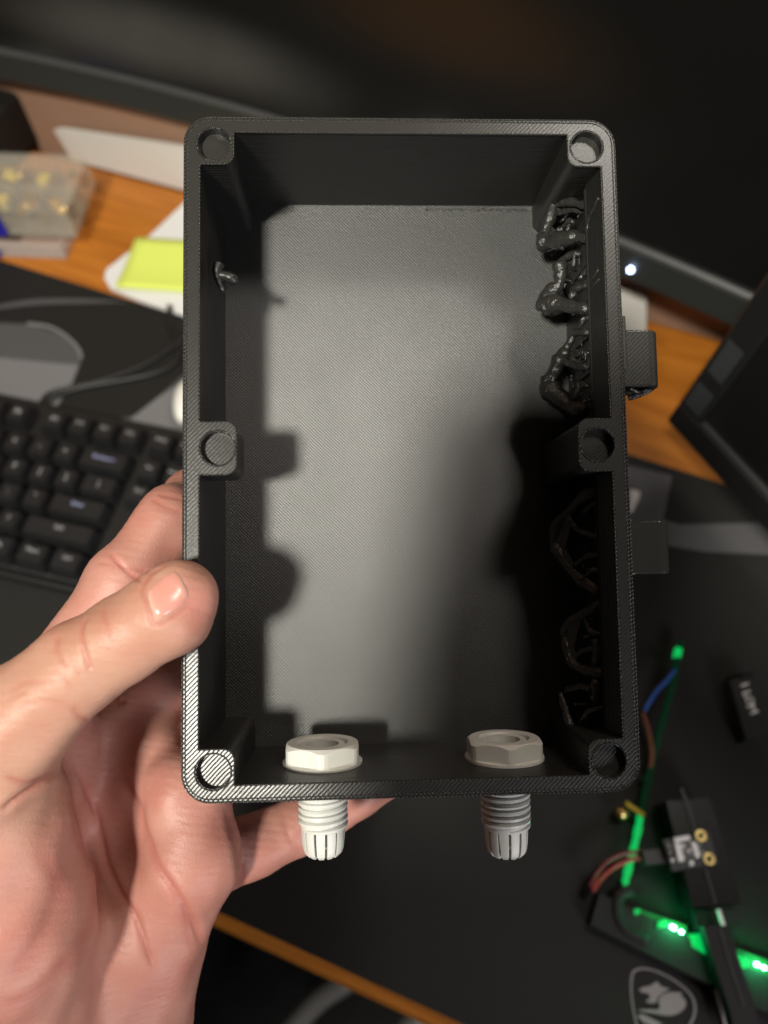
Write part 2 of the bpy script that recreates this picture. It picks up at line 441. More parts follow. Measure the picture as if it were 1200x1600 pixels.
for i in range(n + 1):
    for j in range(n + 1):
        s, t = i / n, j / n
        p = P[0] * (1 - s) * (1 - t) + P[1] * s * (1 - t) + P[2] * s * t + P[3] * (1 - s) * t
        p.z = .0044 + .006 * max(0, t - .45) ** 2 * 2; V.append(p)
for i in range(n):
    for j in range(n): a = i * (n + 1) + j; F.append([a, a + 1, a + n + 2, a + n + 1])
o = part('sticky_note', V, F, ynote, smooth=True); sm = o.modifiers.new('s', 'SOLIDIFY'); sm.thickness = .0004
tag(o, 'bright yellow square sticky note on the white paper', 'sticky note')

# white foam sheet leaning on the wall at the back of the desk
foam = noise_bump(mat('white_foam', (.66, .64, .60), .7, .3), 200, .2, .0006)
def lean(name, px_bottom, px_top_h, m, label, cat, th=.004, tilt=.02):
    """upright sheet: bottom edge pixels on the desk, top edge pixels at the given heights; each is placed just in front of the wall"""
    B = [G(u, v, .001) for u, v in px_bottom]; T = []
    for (u, v), b in zip(px_top_h, B):
        # the ray through the pixel meets the vertical plane of the sheet
        d = MC.to_3x3() @ Vector(((u - 600) / FOC, (800 - v) / FOC, -1)); nrm = DR.to_3x3() @ Vector((0, 1, 0))
        s = nrm.dot(b - MC.translation) / nrm.dot(d); T.append(MC.translation + d * s)
    nrm = (DR.to_3x3() @ Vector((0, 1, 0))) * th
    n = len(B); V = B + T + [p + nrm for p in B] + [p + nrm for p in T]; F = []
    for i in range(n - 1):
        F += [[i, i + 1, n + i + 1, n + i], [2 * n + i, 3 * n + i, 3 * n + i + 1, 2 * n + i + 1], [n + i, n + i + 1, 3 * n + i + 1, 3 * n + i], [i, 2 * n + i, 2 * n + i + 1, i + 1]]
    F += [[0, n, 3 * n, 2 * n], [n - 1, 3 * n - 1, 4 * n - 1, 2 * n - 1]]
    V, F = fixn(V, F); o = part(name, V, F, m); tag(o, label, cat); return o
lean('foam_sheet', [(112, 249), (140, 258), (290, 298), (420, 332)], [(84, 204), (96, 203), (290, 232), (420, 262)], foam,
     'white foam sheet standing against the wall behind the yellow note', 'foam sheet')
slab('adapter_block', [(966, 446), (1010, 452), (1010, 540), (966, 536)], .001, .022, foam, 'small white block on the desk beside the upper latch', 'block')
bm_m = noise_bump(mat('black_speaker_plastic', (.012, .011, .010), .6, .3), 400, .3)
sp = thing('speaker', 'black boxy speaker standing at the far left of the desk', 'speaker', Matrix.Translation(G(5, 262)) @ Matrix.Rotation(YAW, 4, 'Z'))
V, F = box_geo(-.085, .014, .0, .075, .001, .050, .005); part('cabinet', V, F, bm_m, sp, 'local')
V, F = box_geo(-.078, .006, -.0035, -.0005, .006, .044, .001); part('grille', V, F, noise_bump(mat('grille_cloth', (.02, .02, .02), .9, .2), 2500, .8, .0004), sp, 'local')

def clear_plastic(name, tint, a):
    m = mat(name, tint, .25, .5); n, l, b = nt(m)
    tr = N(m, 'ShaderNodeBsdfTransparent'); tr.inputs[0].default_value = (.95, .93, .9, 1)
    mx = N(m, 'ShaderNodeMixShader'); mx.inputs[0].default_value = a
    out = n['Material Output']; l.new(tr.outputs[0], mx.inputs[1]); l.new(b.outputs[0], mx.inputs[2]); l.new(mx.outputs[0], out.inputs[0])
    return m
clr = clear_plastic('clear_plastic', (.88, .85, .76), .15); clr2 = clear_plastic('thin_clear_plastic', (.8, .8, .8), .22)
brass = noise_bump(mat('brass_bits', (.95, .72, .28), .32, .5, metal=1), 800, .3)
bluem = mat('blue_label', lin(40, 38, 165), .5, .4)
OM = Matrix.Translation(G(146, 352, 0)) @ Matrix.Rotation(R(-3), 4, 'Z')
org = thing('organizer_box', 'clear plastic parts organizer with brass bits and blue label at left', 'organizer', OM)
LX, LY, LZ = .175, .066, .024
def open_box(x0, x1, y0, y1, z0, z1, t):
    return merge(box_geo(x0, x1, y0, y0 + t, z0, z1), box_geo(x0, x1, y1 - t, y1, z0, z1), box_geo(x0, x0 + t, y0 + t + .0002, y1 - t - .0002, z0, z1),
                 box_geo(x1 - t, x1, y0 + t + .0002, y1 - t - .0002, z0, z1), box_geo(x0 + t + .0002, x1 - t - .0002, y0 + t + .0002, y1 - t - .0002, z0, z0 + t))
ZB = .016
part('tray', *open_box(-LX, 0, -LY / 2, LY / 2, ZB, ZB + LZ, .0016), clr, org, 'local')
V, F = prism_geo([(x * 1000 * .001, y) for x, y in [(-LX, -LY / 2 - .001), (-.010, -LY / 2 - .001), (-.003, -LY / 2 + .002), (.001, -LY / 2 + .009), (.001, LY / 2 - .009), (-.003, LY / 2 - .002), (-.010, LY / 2 + .001), (-LX, LY / 2 + .001)]], ZB + LZ + .0004, ZB + LZ + .0024); part('lid', V, F, clr, org, 'local')
for i in range(1, 7):
    x = -LX + i * LX / 7; part('divider', *box_geo(x - .0006, x + .0006, -LY / 2 + .002, LY / 2 - .002, ZB + .002, ZB + LZ - .001), clr, org, 'local')
part('divider', *box_geo(-LX + .003, -.003, -.0007, .0007, ZB + .002, ZB + LZ - .0012), clr, org, 'local')
V, F = box_geo(-.13, -.056, -LY / 2 - .0022, -LY / 2 - .0002, ZB + .001, ZB + LZ - .004)
part('front_label', V, F, bluem, org, 'local')
V, F = box_geo(-.13, -.060, -LY / 2 - .0008, -LY / 2 + .010, ZB + LZ + .003, ZB + LZ + .0034)
part('lid_label', V, F, bluem, org, 'local')
wl_ = part('label_stripe', *box_geo(-.12, -.070, -LY / 2 + .003, -LY / 2 + .0045, ZB + LZ + .0036, ZB + LZ + .0038), mat('pale_label_print', (.5, .5, .8), .5), org, 'local')
org2 = thing('organizer_box', 'lower clear plastic organizer lying under the one with brass bits', 'organizer', OM)
part('tray', *open_box(-LX - .01, -.012, -LY / 2 - .009, LY / 2 - .012, .001, .0145, .0014), clr2, org2, 'local')
V, F = box_geo(-LX - .01, -.066, -LY / 2 - .0110, -LY / 2 - .0092, .002, .0125); part('front_label', V, F, bluem, org2, 'local')
NB = ['flat', 'long', 'short', 'stubby', 'slim', 'tilted', 'bright', 'bent']
for i in range(30):
    cx_, cy_ = -LX / 7 * (random.randint(0, 4) + .5) + random.uniform(-.006, .006), random.choice((-1, 1)) * LY / 4 + random.uniform(-.008, .008)
    a = random.uniform(0, 3.14); L = random.uniform(.005, .009); d = Vector((math.cos(a), math.sin(a), .1)) * L / 2
    g = tube_geo([OM @ (Vector((cx_, cy_, ZB + .016 + i % 3 * .002)) - d), OM @ (Vector((cx_, cy_, ZB + .016 + i % 3 * .002)) + d)], random.uniform(.0020, .0042), 6)
    tag(part('brass_terminal', *g, brass, smooth=False), 'small brass terminal lying inside the clear organizer', 'terminal', 'brass terminals inside the clear organizer')

yel = noise_bump(mat('yellow_plastic', (.75, .62, .12), .4), 400, .2)
for cx_, cy_, w_, lb in ((-.033, .014, .010, 'pale yellow sleeve in the far right compartment of the organizer'), (-.062, .017, .012, 'pale yellow sleeve in the far middle compartment of the organizer'), (-.060, -.013, .009, 'pale yellow sleeve in the near compartment of the organizer')):
    V, F = box_geo(cx_ - w_ / 2, cx_ + w_ / 2, cy_ - .006, cy_ + .006, ZB + .010, ZB + .020, .002)
    tag(part('sleeve_bit', [OM @ v for v in V], F, yel), lb, 'plastic sleeve', 'yellow sleeves inside the clear organizer')

# ------------------------------------------------------------------ curved monitor
scr = mat('dark_screen', (.0055, .0053, .005), .24, 1.0, coat=.6); scr.node_tree.nodes['Principled BSDF'].inputs['Coat Roughness'].default_value = .16 
def painted_haze(m, spots):  # paints reflected haze into the screen's base colour
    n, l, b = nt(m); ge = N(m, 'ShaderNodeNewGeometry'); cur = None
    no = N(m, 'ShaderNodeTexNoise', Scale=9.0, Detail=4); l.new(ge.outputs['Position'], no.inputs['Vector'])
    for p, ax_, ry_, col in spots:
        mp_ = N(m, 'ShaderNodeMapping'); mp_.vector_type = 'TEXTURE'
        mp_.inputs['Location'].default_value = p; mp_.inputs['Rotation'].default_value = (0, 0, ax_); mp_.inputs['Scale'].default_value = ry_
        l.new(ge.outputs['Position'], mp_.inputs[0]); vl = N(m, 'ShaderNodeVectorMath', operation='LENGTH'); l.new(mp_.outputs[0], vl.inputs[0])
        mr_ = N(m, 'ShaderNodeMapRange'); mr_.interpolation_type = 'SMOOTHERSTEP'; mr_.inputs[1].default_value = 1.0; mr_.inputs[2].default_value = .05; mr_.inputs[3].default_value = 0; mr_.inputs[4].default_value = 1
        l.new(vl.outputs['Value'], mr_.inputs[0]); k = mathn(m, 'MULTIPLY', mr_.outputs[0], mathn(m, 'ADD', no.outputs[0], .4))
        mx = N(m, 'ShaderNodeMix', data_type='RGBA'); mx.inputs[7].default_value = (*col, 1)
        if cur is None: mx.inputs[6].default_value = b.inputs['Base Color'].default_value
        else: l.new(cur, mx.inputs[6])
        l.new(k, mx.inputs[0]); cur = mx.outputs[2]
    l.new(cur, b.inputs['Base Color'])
bez = noise_bump(mat('grey_bezel', (.022, .025, .024), .45, .5), 500, .2)
bezl = mat('bezel_edge', (.07, .07, .07), .35, .5)
HM = .075
pa, pb, pc = G(-60, 112, HM), G(290, 192, HM), G(1116, 496, HM)
def circ(a, b, c):
    ax, ay, bx_, by, cx, cy = a.x, a.y, b.x, b.y, c.x, c.y
    d = 2 * (ax * (by - cy) + bx_ * (cy - ay) + cx * (ay - by))
    x = ((ax**2 + ay**2) * (by - cy) + (bx_**2 + by**2) * (cy - ay) + (cx**2 + cy**2) * (ay - by)) / d
    y = ((ax**2 + ay**2) * (cx - bx_) + (bx_**2 + by**2) * (ax - cx) + (cx**2 + cy**2) * (bx_ - ax)) / d
    return Vector((x, y, 0)), math.hypot(ax - x, ay - y)
cc, rad = circ(pa, pb, pc); print('monitor arc', cc, rad)
a0 = math.atan2(pa.y - cc.y, pa.x - cc.x); a1 = math.atan2(pc.y - cc.y, pc.x - cc.x)
ea = a0 + .12 * (a0 - a1); eb = a1 + .35 * (a1 - a0)
mon = thing('monitor', 'large curved dark monitor across the back of the desk', 'monitor', Vector((pb.x, pb.y, 0)))
tilt = .10
def arc_strip(r0, r1, z0, z1, n=40):
    V = []; F = []
    for i in range(n + 1):
        a = ea + (eb - ea) * i / n
        for r, z in ((r0, z0), (r0, z1), (r1, z1), (r1, z0)):
            rr = rad + r + tilt * (z - HM); V.append(Vector((cc.x + rr * math.cos(a), cc.y + rr * math.sin(a), z)))
    for i in range(n):
        for k in range(4):
            l = (k + 1) % 4; F.append([i * 4 + k, i * 4 + l, i * 4 + 4 + l, i * 4 + 4 + k])
    F += [[0, 1, 2, 3], [n * 4 + 3, n * 4 + 2, n * 4 + 1, n * 4]]
    return fixn(V, F)
part('bezel', *arc_strip(0, .014, HM, HM + .021), bez, mon)
part('bezel_edge', *arc_strip(-.001, .012, HM + .0213, HM + .0240), bezl, mon)
def onarc(u, v):
    d = MC.to_3x3() @ Vector(((u - 600) / FOC, (800 - v) / FOC, -1)); o_ = MC.translation; best = None
    for i in range(1, 4000):
        p = o_ + d * (i * .0004)
        if math.hypot(p.x - cc.x, p.y - cc.y) > rad + tilt * (p.z - HM) + .003: return p
    return p
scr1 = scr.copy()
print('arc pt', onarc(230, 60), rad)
painted_haze(scr1, [(onarc(230, 60), YAW, (.20, .12, .040), (.062, .060, .056)), (onarc(60, 120), YAW, (.12, .1, .035), (.030, .036, .036)), (onarc(700, 30), YAW, (.16, .1, .05), (.022, .012, .006))])  # grey and brown reflections painted as soft colour patches
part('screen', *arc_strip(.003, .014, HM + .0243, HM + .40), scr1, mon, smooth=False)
part('back_cover', *arc_strip(.0145, .040, HM + .03, HM + .38), bez, mon)
V, F = box_geo(-.03, .03, -.02, .02, -HM + .076, .2)
p = G(690, 300, 0); part('stand_post', [v + Vector((p.x, p.y + .035, 0)) for v in box_geo(-.03, .03, -.012, .012, .012, .26, .003)[0]], box_geo(-.03, .03, -.012, .012, .012, .26, .003)[1], bez, mon)
V, F = box_geo(-.11, .11, -.08, .03, .0005, .0115, .003); part('stand_base', [v + Vector((p.x, p.y + .02, 0)) for v in V], F, bez, mon)
# power light in the bezel
ledp = G(979, 431, HM + .009); dirc = Vector((ledp.x - cc.x, ledp.y - cc.y, 0)).normalized()
lp = Vector((cc.x, cc.y, 0)) + dirc * (rad - .0012); lp.z = HM + .009
wled = mat('blue_white_led', (.5, .6, 1), .4, emis=(.55, .68, 1.0), estr=9)
bm = bmesh.new(); bmesh.ops.create_uvsphere(bm, u_segments=12, v_segments=8, radius=.0020); bm.verts.index_update()
part('power_light', [v.co + lp for v in bm.verts], [[v.index for v in f.verts] for f in bm.faces], wled, mon, smooth=True); bm.free()

# ------------------------------------------------------------------ upright second monitor at the right
H2 = .090
A = G(1045, 655, H2); B = G(1200, 820, H2)
dx = (B - A).normalized(); nx = Vector((dx.y, -dx.x, 0))
if nx.dot(MC.translation - A) < 0: nx = -nx
up2 = (Vector((0, 0, 1)) - nx * .10).normalized()
M2 = Matrix(((dx.x, -nx.x, up2.x, A.x), (dx.y, -nx.y, up2.y, A.y), (dx.z, -nx.z, up2.z, A.z), (0, 0, 0, 1)))
m2 = thing('monitor', 'black flat monitor standing at the right with its corner over the desk', 'monitor', M2)
bez2 = noise_bump(mat('black_bezel', (.010, .010, .010), .35, .5), 500, .15)
tagm = noise_bump(mat('grey_sticker', (.030, .033, .034), .4, .5), 200, .2)
W2, HH2 = .52, .32; bw = .017
part('bezel_bottom', *box_geo(0, W2, -.002, .016, 0, bw, .0015), bez2, m2, 'local')
part('bezel_side', *box_geo(0, bw, -.002, .016, bw + .0002, HH2, .0015), bez2, m2, 'local')
part('bezel_side', *box_geo(W2 - bw, W2, -.002, .016, bw + .0002, HH2, .0015), bez2, m2, 'local')
part('bezel_top', *box_geo(0, W2, -.002, .016, HH2 + .0002, HH2 + bw, .0015), bez2, m2, 'local')
part('screen', *box_geo(bw + .0002, W2 - bw - .0002, .0012, .014, bw + .0004, HH2 - .0002), scr, m2, 'local')
part('back_cover', *box_geo(.01, W2 - .01, .0165, .045, .01, HH2, .004), bez2, m2, 'local')
part('inner_trim', *box_geo(bw + .001, W2 - bw, -.0006, .0010, bw + .0006, bw + .0022), mat('trim_grey', (.05, .05, .05), .3), m2, 'local')
part('sticker', *box_geo(.003, .0145, -.0026, -.0022, .022, .040), tagm, m2, 'local', label='grey sticker on the bezel')
part('sticker', *box_geo(.0035, .014, -.0026, -.0022, .050, .074), tagm, m2, 'local', label='grey sticker on the bezel')
part('stand_post', *box_geo(W2 / 2 - .03, W2 / 2 + .03, .046, .070, -.07, .2, .003), bez2, m2, 'local')
part('stand_base', *box_geo(W2 / 2 - .11, W2 / 2 + .11, .0, .14, -.083, -.072, .003), bez2, m2, 'local')

# ------------------------------------------------------------------ electronics with green light strip
greenE = (.0, .62, .12)
gstrip = mat('green_lit_strip', (.01, .10, .03), .5, .2, emis=greenE, estr=.75)
gdim = mat('dim_green_strip', (.004, .02, .01), .7, .1, emis=(.0, .40, .12), estr=.022)
gmid = mat('half_lit_green_strip', (.01, .06, .02), .5, .2, emis=(.0, .55, .12), estr=.09)
gled = mat('green_led_chip', (.6, 1, .8), .4, emis=(.35, 1.0, .62), estr=14)
ebl = noise_bump(mat('black_shiny_plastic', (.006, .006, .006), .22, .5), 300, .1)
ebl2 = noise_bump(mat('black_matte_plastic', (.010, .010, .010), .6, .3), 300, .2)
def gbox(px, h0, h1):
    pts = [G(u, v, h1) for u, v in px]; return prism_geo([(p.x, p.y) for p in pts], h0, h1)
def ribbon(px, wd, h0, h1):
    P = [G(u, v, h1) for u, v in px]; L = []; Rr = []
    for i, p in enumerate(P):
        d = (P[min(i + 1, len(P) - 1)] - P[max(i - 1, 0)]).normalized(); n_ = Vector((-d.y, d.x, 0)) * wd / 2; L.append(p + n_); Rr.append(p - n_)
    return prism_geo([(p.x, p.y) for p in L + Rr[::-1]], h0, h1)
ls = thing('light_strip', 'thin glowing green light strip running down beside the box', 'light strip', G(990, 1330))
part('dark_section', *ribbon([(1066, 1000), (1052, 1070), (1030, 1150), (1012, 1225), (1003, 1268)], .0030, .0085, .0125), gdim, ls)
part('lit_section', *ribbon([(1062, 1012), (1059, 1026)], .0036, .0090, .0130), gstrip, ls)
part('lit_section', *ribbon([(1057, 1040), (1053, 1056)], .0036, .0090, .0130), gdim, ls)
part('lit_section', *ribbon([(1009, 1212), (1018, 1226)], .0036, .0090, .0135), gdim, ls)
pr = [(1003, 1268), (1000, 1290), (996, 1308), (993, 1322), (989, 1338), (985, 1352), (981, 1368), (975, 1398)]
for i in range(len(pr) - 1):
    q0, q1 = pr[i], pr[i + 1]; q1 = (q1[0] - (q1[0] - q0[0]) * .10, q1[1] - (q1[1] - q0[1]) * .10)
    part('lit_section', *ribbon([q0, q1], .0024 + .0007 * (i % 2), .0085, .0130), gstrip, ls)
ls2 = thing('light_strip', 'wider green light strip with bright lamps in front of the black rail', 'light strip', G(1080, 1470))
HS = .012
part('strip_body', *ribbon([(993, 1432), (1030, 1446), (1072, 1461)], .0085, HS - .003, HS), gmid, ls2)
part('strip_body', *ribbon([(1150, 1497), (1180, 1508), (1240, 1532)], .0085, HS - .003, HS), gmid, ls2)
part('lit_section', *gbox([(1078, 1460), (1095, 1459), (1116, 1468), (1124, 1498), (1100, 1490), (1082, 1479)], HS - .002, HS + .0012), gstrip, ls2)
part('lit_section', *gbox([(1028, 1440), (1040, 1437), (1042, 1447), (1028, 1451)], HS + .0002, HS + .0016), gstrip, ls2)
part('lit_section', *gbox([(1150, 1490), (1170, 1499), (1168, 1512), (1157, 1514)], HS + .0002, HS + .0016), gstrip, ls2)
part('lit_section', *gbox([(991, 1421), (999, 1420), (1001, 1426), (993, 1430)], HS + .0002, HS + .0016), gstrip, ls2)
for (u, v, e) in ((1051, 1449, 1), (1064, 1456, .5), (1182, 1507, .8), (1193, 1512, .6)):
    c_ = G(u, v, HS + .001); s_ = .0013 * (e ** .5)
    gg = box_geo(-s_ * 1.2, s_ * 1.2, -s_ * .7, s_ * .7, 0, .0016); rot = Matrix.Translation(c_) @ Matrix.Rotation(R(-22), 4, 'Z')
    bm = bmesh.new(); bmesh.ops.create_uvsphere(bm, u_segments=10, v_segments=6, radius=1); bm.verts.index_update()
    gg = ([rot @ Vector((v.co.x * s_ * 1.25, v.co.y * s_ * .8, v.co.z * .0009 + .0006)) for v in bm.verts], [[v.index for v in f.verts] for f in bm.faces]); bm.free()
    part('led_chip', *gg, gled, ls2, smooth=True)
    l = bpy.data.lights.new('led_glow', 'POINT'); l.energy = .016 * e; l.color = (.03, 1, .3); l.shadow_soft_size = .002
    lo = bpy.data.objects.new('led_glow', l); C.objects.link(lo); lo.location = c_ + Vector((0, 0, .006))
rail = part('rail', *ribbon([(930, 1420), (1000, 1455), (1080, 1495), (1160, 1535), (1260, 1580)], .016, .0045, .0125), ebl2)
tag(rail, 'matte black rail lying in front of the green light strip', 'rail')
wire('cable_loop', [(1010, 1470), (975, 1452), (962, 1425), (966, 1398), (985, 1388)], .004, ebl2, 'thick black cable loop at the lower end of the green strip', h=.010)
hold = thing('sensor_holder', 'shiny black holder block under the small circuit board', 'holder', G(1100, 1330))
part('block', *gbox([(1041, 1252), (1108, 1246), (1160, 1412), (1083, 1418)], .0045, .0240), ebl, hold)
part('ridge', *ribbon([(1065, 1232), (1076, 1262), (1100, 1350), (1118, 1412)], .0012, .0242, .0250), noise_bump(mat('ridge_grey', (.035, .035, .035), .3), 300, .1), hold)
part('foot_plate', *gbox([(1083, 1420), (1160, 1414), (1166, 1440), (1090, 1452)], .0045, .0150), ebl2, hold)
pcbm = noise_bump(mat('black_circuit_board', (.014, .014, .016), .4, .5), 300, .1)
pcb = thing('circuit_board', 'small black sensor circuit board with white parts and brass rings', 'circuit board', G(1078, 1330, .026))
part('board', *gbox([(1036, 1312), (1108, 1300), (1121, 1350), (1051, 1362)], .0260, .0275), pcbm, pcb)
whp = mat('white_component', (.80, .78, .77), .5); whd = mat('grey_component', (.22, .21, .21), .5)
for q in ([(1053, 1309), (1077, 1305), (1079, 1312), (1055, 1317)], [(1054, 1318), (1062, 1317), (1070, 1345), (1061, 1347)], [(1080, 1317), (1087, 1315), (1095, 1338), (1088, 1341)]):
    part('white_component', *gbox(q, .0277, .0300), whp, pcb)
for i, (u, v) in enumerate([(1067, 1322), (1074, 1320), (1069, 1330), (1077, 1329), (1072, 1338), (1080, 1336), (1081, 1348), (1045, 1322), (1047, 1332), (1051, 1344), (1092, 1322), (1097, 1331)]):
    part('chip', *gbox([(u - 2.5, v - 2.5), (u + 2.5, v - 3), (u + 3, v + 2.5), (u - 2, v + 3)], .0277, .0290), whd if i % 3 else whp, pcb)
part('chip', *gbox([(1077, 1345), (1083, 1344), (1085, 1351), (1079, 1353)], .0277, .0292), whp, pcb)
for u, v in ((1094, 1306), (1107, 1342)):
    prof = [(.0014, 0), (.0016, .0012), (.0028, .0012), (.0028, 0), (.0014, 0)]
    V, F = lathe_geo(prof, 20); c_ = G(u, v, .0277); part('brass_ring', [p + c_ for p in V], F, brass, pcb)
tag(part('connector', *gbox([(1004, 1329), (1038, 1325), (1046, 1348), (1010, 1351)], .012, .022), noise_bump(mat('dark_grey_connector', (.03, .03, .03), .5), 300, .2)),
    'dark grey plug joining the red wires to the circuit board', 'connector')
redm = mat('red_wire', lin(150, 28, 30), .4); redm2 = mat('dark_red_wire', lin(105, 22, 32), .4)
wire('wire', [(1006, 1341), (985, 1343), (958, 1356), (938, 1374), (926, 1392)], .0012, redm, 'bright red wire curving left from the plug, the lower of two', h=.016, cat='wire')
wire('wire', [(1004, 1331), (975, 1334), (950, 1345), (932, 1365), (922, 1386)], .0012, redm2, 'dark red wire curving left from the plug, the upper of two', h=.0165, cat='wire')
wire('wire', [(1054, 1046), (1042, 1062), (1025, 1080), (1006, 1110)], .0013, mat('blue_wire', lin(25, 75, 150), .4), 'blue wire beside the right box edge', h=.016, cat='wire')
wire('wire', [(1003, 1112), (1012, 1140), (1018, 1172), (1016, 1200)], .0013, mat('brown_wire', lin(110, 62, 36), .5), 'brown wire beside the right box edge', h=.012, cat='wire')
wire('wire', [(977, 1254), (990, 1263), (1006, 1274)], .0014, mat('yellow_wire', lin(170, 150, 30), .5), 'short yellow wire end crossing the green strip', h=.016, cat='wire')
c_ = G(970, 1271, .010); V, F = lathe_geo([(.0, 0), (.003, 0), (.0036, .002), (.002, .004), (0, .0044)], 14)
tag(part('brass_nut', [p + c_ for p in V], F, brass, smooth=True), 'small brown round nut left of the yellow wire', 'nut')
arm = thing('arm_bar', 'black bar crossing over the green strip towards the desk corner', 'bar', G(1145, 1500))
part('bar', *ribbon([(1118, 1445), (1135, 1500), (1160, 1575), (1175, 1640)], .0125, .0150, .0230), ebl2, arm)
part('edge_line', *ribbon([(1125, 1450), (1143, 1515), (1162, 1572)], .0010, .0232, .0238), mat('edge_grey', (.05, .05, .05), .3), arm)
part('pin', *ribbon([(1123, 1421), (1131, 1446)], .0016, .0240, .0255), whp, arm)
tag(part('white_tape', *ribbon([(1121, 1528), (1130, 1562), (1141, 1604), (1150, 1660)], .0052, .0044, .0064), whp), 'white tape strip beside the shield emblem', 'tape')
sb = thing('connector_block', 'small black block with white markings alone at the right', 'connector', G(1168, 1120))
part('block', *gbox([(1140, 1062), (1180, 1056), (1206, 1142), (1166, 1156)], .0045, .0160), ebl2, sb)
mk = mat('white_marking', (.60, .58, .55), .6)
for s, (u, v) in zip(('I', 'L', 'O', 'M'), ((1163, 1070), (1167, 1084), (1171, 1094), (1175, 1108))):
    g = text_geo(s, .0075); c_ = G(u, v, .0163)
    part('marking', *xf(g, Matrix.Translation(c_) @ Matrix.Rotation(R(-72), 4, 'Z')), mk, sb)
tag(slab('paper_scrap', [(984, 764), (1000, 768), (998, 780), (990, 796), (984, 796)], .0048, .0080, foam, None, None), 'small white scrap on the pad right of the box', 'paper scrap')

# ------------------------------------------------------------------ the printed box
box = thing('enclosure_box', 'open black printed plastic enclosure held up in the hand', 'box', BXM)
BOXREF = box
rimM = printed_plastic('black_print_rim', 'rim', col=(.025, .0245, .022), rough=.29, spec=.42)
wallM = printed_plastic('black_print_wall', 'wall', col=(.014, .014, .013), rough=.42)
beadM = printed_plastic('black_print_bead', 'bead', rough=.30, col=(.02, .02, .018), spec=.4)
floorM = printed_plastic('black_print_floor', 'floor', col=(.0175, .0175, .0157), rough=.405, spec=.93)
strandM = noise_bump(mat('glossy_black_strand', (.026, .0255, .023), .27, .6), 900, .9, .0006)
a, b, t, Dp = 55.96, 86.0, 4.0, 38.7
RC = 7.0
def arc(cx, cy, r, a0, a1, n=8):
    return [(cx + r * math.cos(R(a0 + (a1 - a0) * i / n)), cy + r * math.sin(R(a0 + (a1 - a0) * i / n))) for i in range(n + 1)]
def mm(g): return scl(g, .001)
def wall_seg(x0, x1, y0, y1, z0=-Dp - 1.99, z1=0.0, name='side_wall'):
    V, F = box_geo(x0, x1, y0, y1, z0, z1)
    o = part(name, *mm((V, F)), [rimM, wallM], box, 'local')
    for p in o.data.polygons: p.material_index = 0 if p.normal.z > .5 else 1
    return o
PW = 12.6; PM = 6.6; PMW = 13.2
wall_seg(-a + PW, a - PW, b - t, b); wall_seg(-a + PW, a - PW, -b, -b + t)
wall_seg(-a, -a + t, PM, b - PW); wall_seg(-a, -a + t, -b + PW, -PM)
# right wall: thick upper band, recessed lower part, raised pads
for (y0, y1) in ((PM, b - PW), (-b + PW, -PM)):
    Vp, Fp = prism_geo([(a - t + .3, 0), (a, 0), (a, -10.5), (a - t - 1.0, -10.5), (a - t - 1.0, -9.5)], y0, y1)
    Vp = [Vector((v.x, v.z, v.y)) for v in Vp]; Vp, Fp = fixn(Vp, Fp)
    sw = part('side_wall', *mm((Vp, Fp)), [rimM, wallM], box, 'local')
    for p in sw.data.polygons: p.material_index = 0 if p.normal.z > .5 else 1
    wall_seg(a - 3.0, a, y0, y1, -Dp - 1.99, -10.5, 'recess_panel')
    V, F = box_geo(a - t - 1.35, a - t - 1.0, y0 + 1, y1 - 1, -10.8, -9.8); part('recess_lip', *mm((V, F)), wallM, box, 'local')
    k = int((y1 - y0) / 11)
    for i in range(k):
        yy = y0 + 6 + i * (y1 - y0 - 6) / k
        V, F = box_geo(a - 4.0, a - 3.0, yy, yy + 6.5, -27.5, -10.5); part('recess_pad', *mm((V, F)), wallM, box, 'local')
# posts with a shallow round recess
def zmax(o): return max(v.co.z for v in o.data.vertices)
def post(poly, hole, r, zb=-Dp - 1.99):
    h = [(hole[0] + r * math.cos(2 * math.pi * i / 40), hole[1] + r * math.sin(2 * math.pi * i / 40)) for i in range(40)]
    g1 = prism_geo(poly, -3.2, 0, [h], bottom=False)
    g2 = prism_geo(poly, zb, -3.2, [], top=False)
    cap = ([Vector((x, y, -2.4)) for x, y in h], [list(range(40))])
    V, F = merge(g1, g2, cap)
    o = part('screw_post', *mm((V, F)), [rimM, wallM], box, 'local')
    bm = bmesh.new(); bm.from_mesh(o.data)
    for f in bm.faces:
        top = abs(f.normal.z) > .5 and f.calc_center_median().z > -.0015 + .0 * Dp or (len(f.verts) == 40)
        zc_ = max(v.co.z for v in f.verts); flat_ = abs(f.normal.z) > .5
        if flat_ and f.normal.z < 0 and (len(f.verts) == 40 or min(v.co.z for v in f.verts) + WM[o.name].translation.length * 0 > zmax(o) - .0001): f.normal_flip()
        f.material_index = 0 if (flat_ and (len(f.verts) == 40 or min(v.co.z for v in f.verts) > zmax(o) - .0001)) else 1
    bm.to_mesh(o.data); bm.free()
    ring = [Vector((hole[0] + (r + .28) * math.cos(2 * math.pi * i / 48), hole[1] + (r + .28) * math.sin(2 * math.pi * i / 48), -.10)) for i in range(48)]
    V, F = tube_geo([p * .001 for p in ring], .00027, 6, closed=True); part('hole_bead', V, F, beadM, o, 'world') if False else part('hole_bead', [WM[box.name] @ v for v in V], F, beadM, o, smooth=True)
ri = 2.6
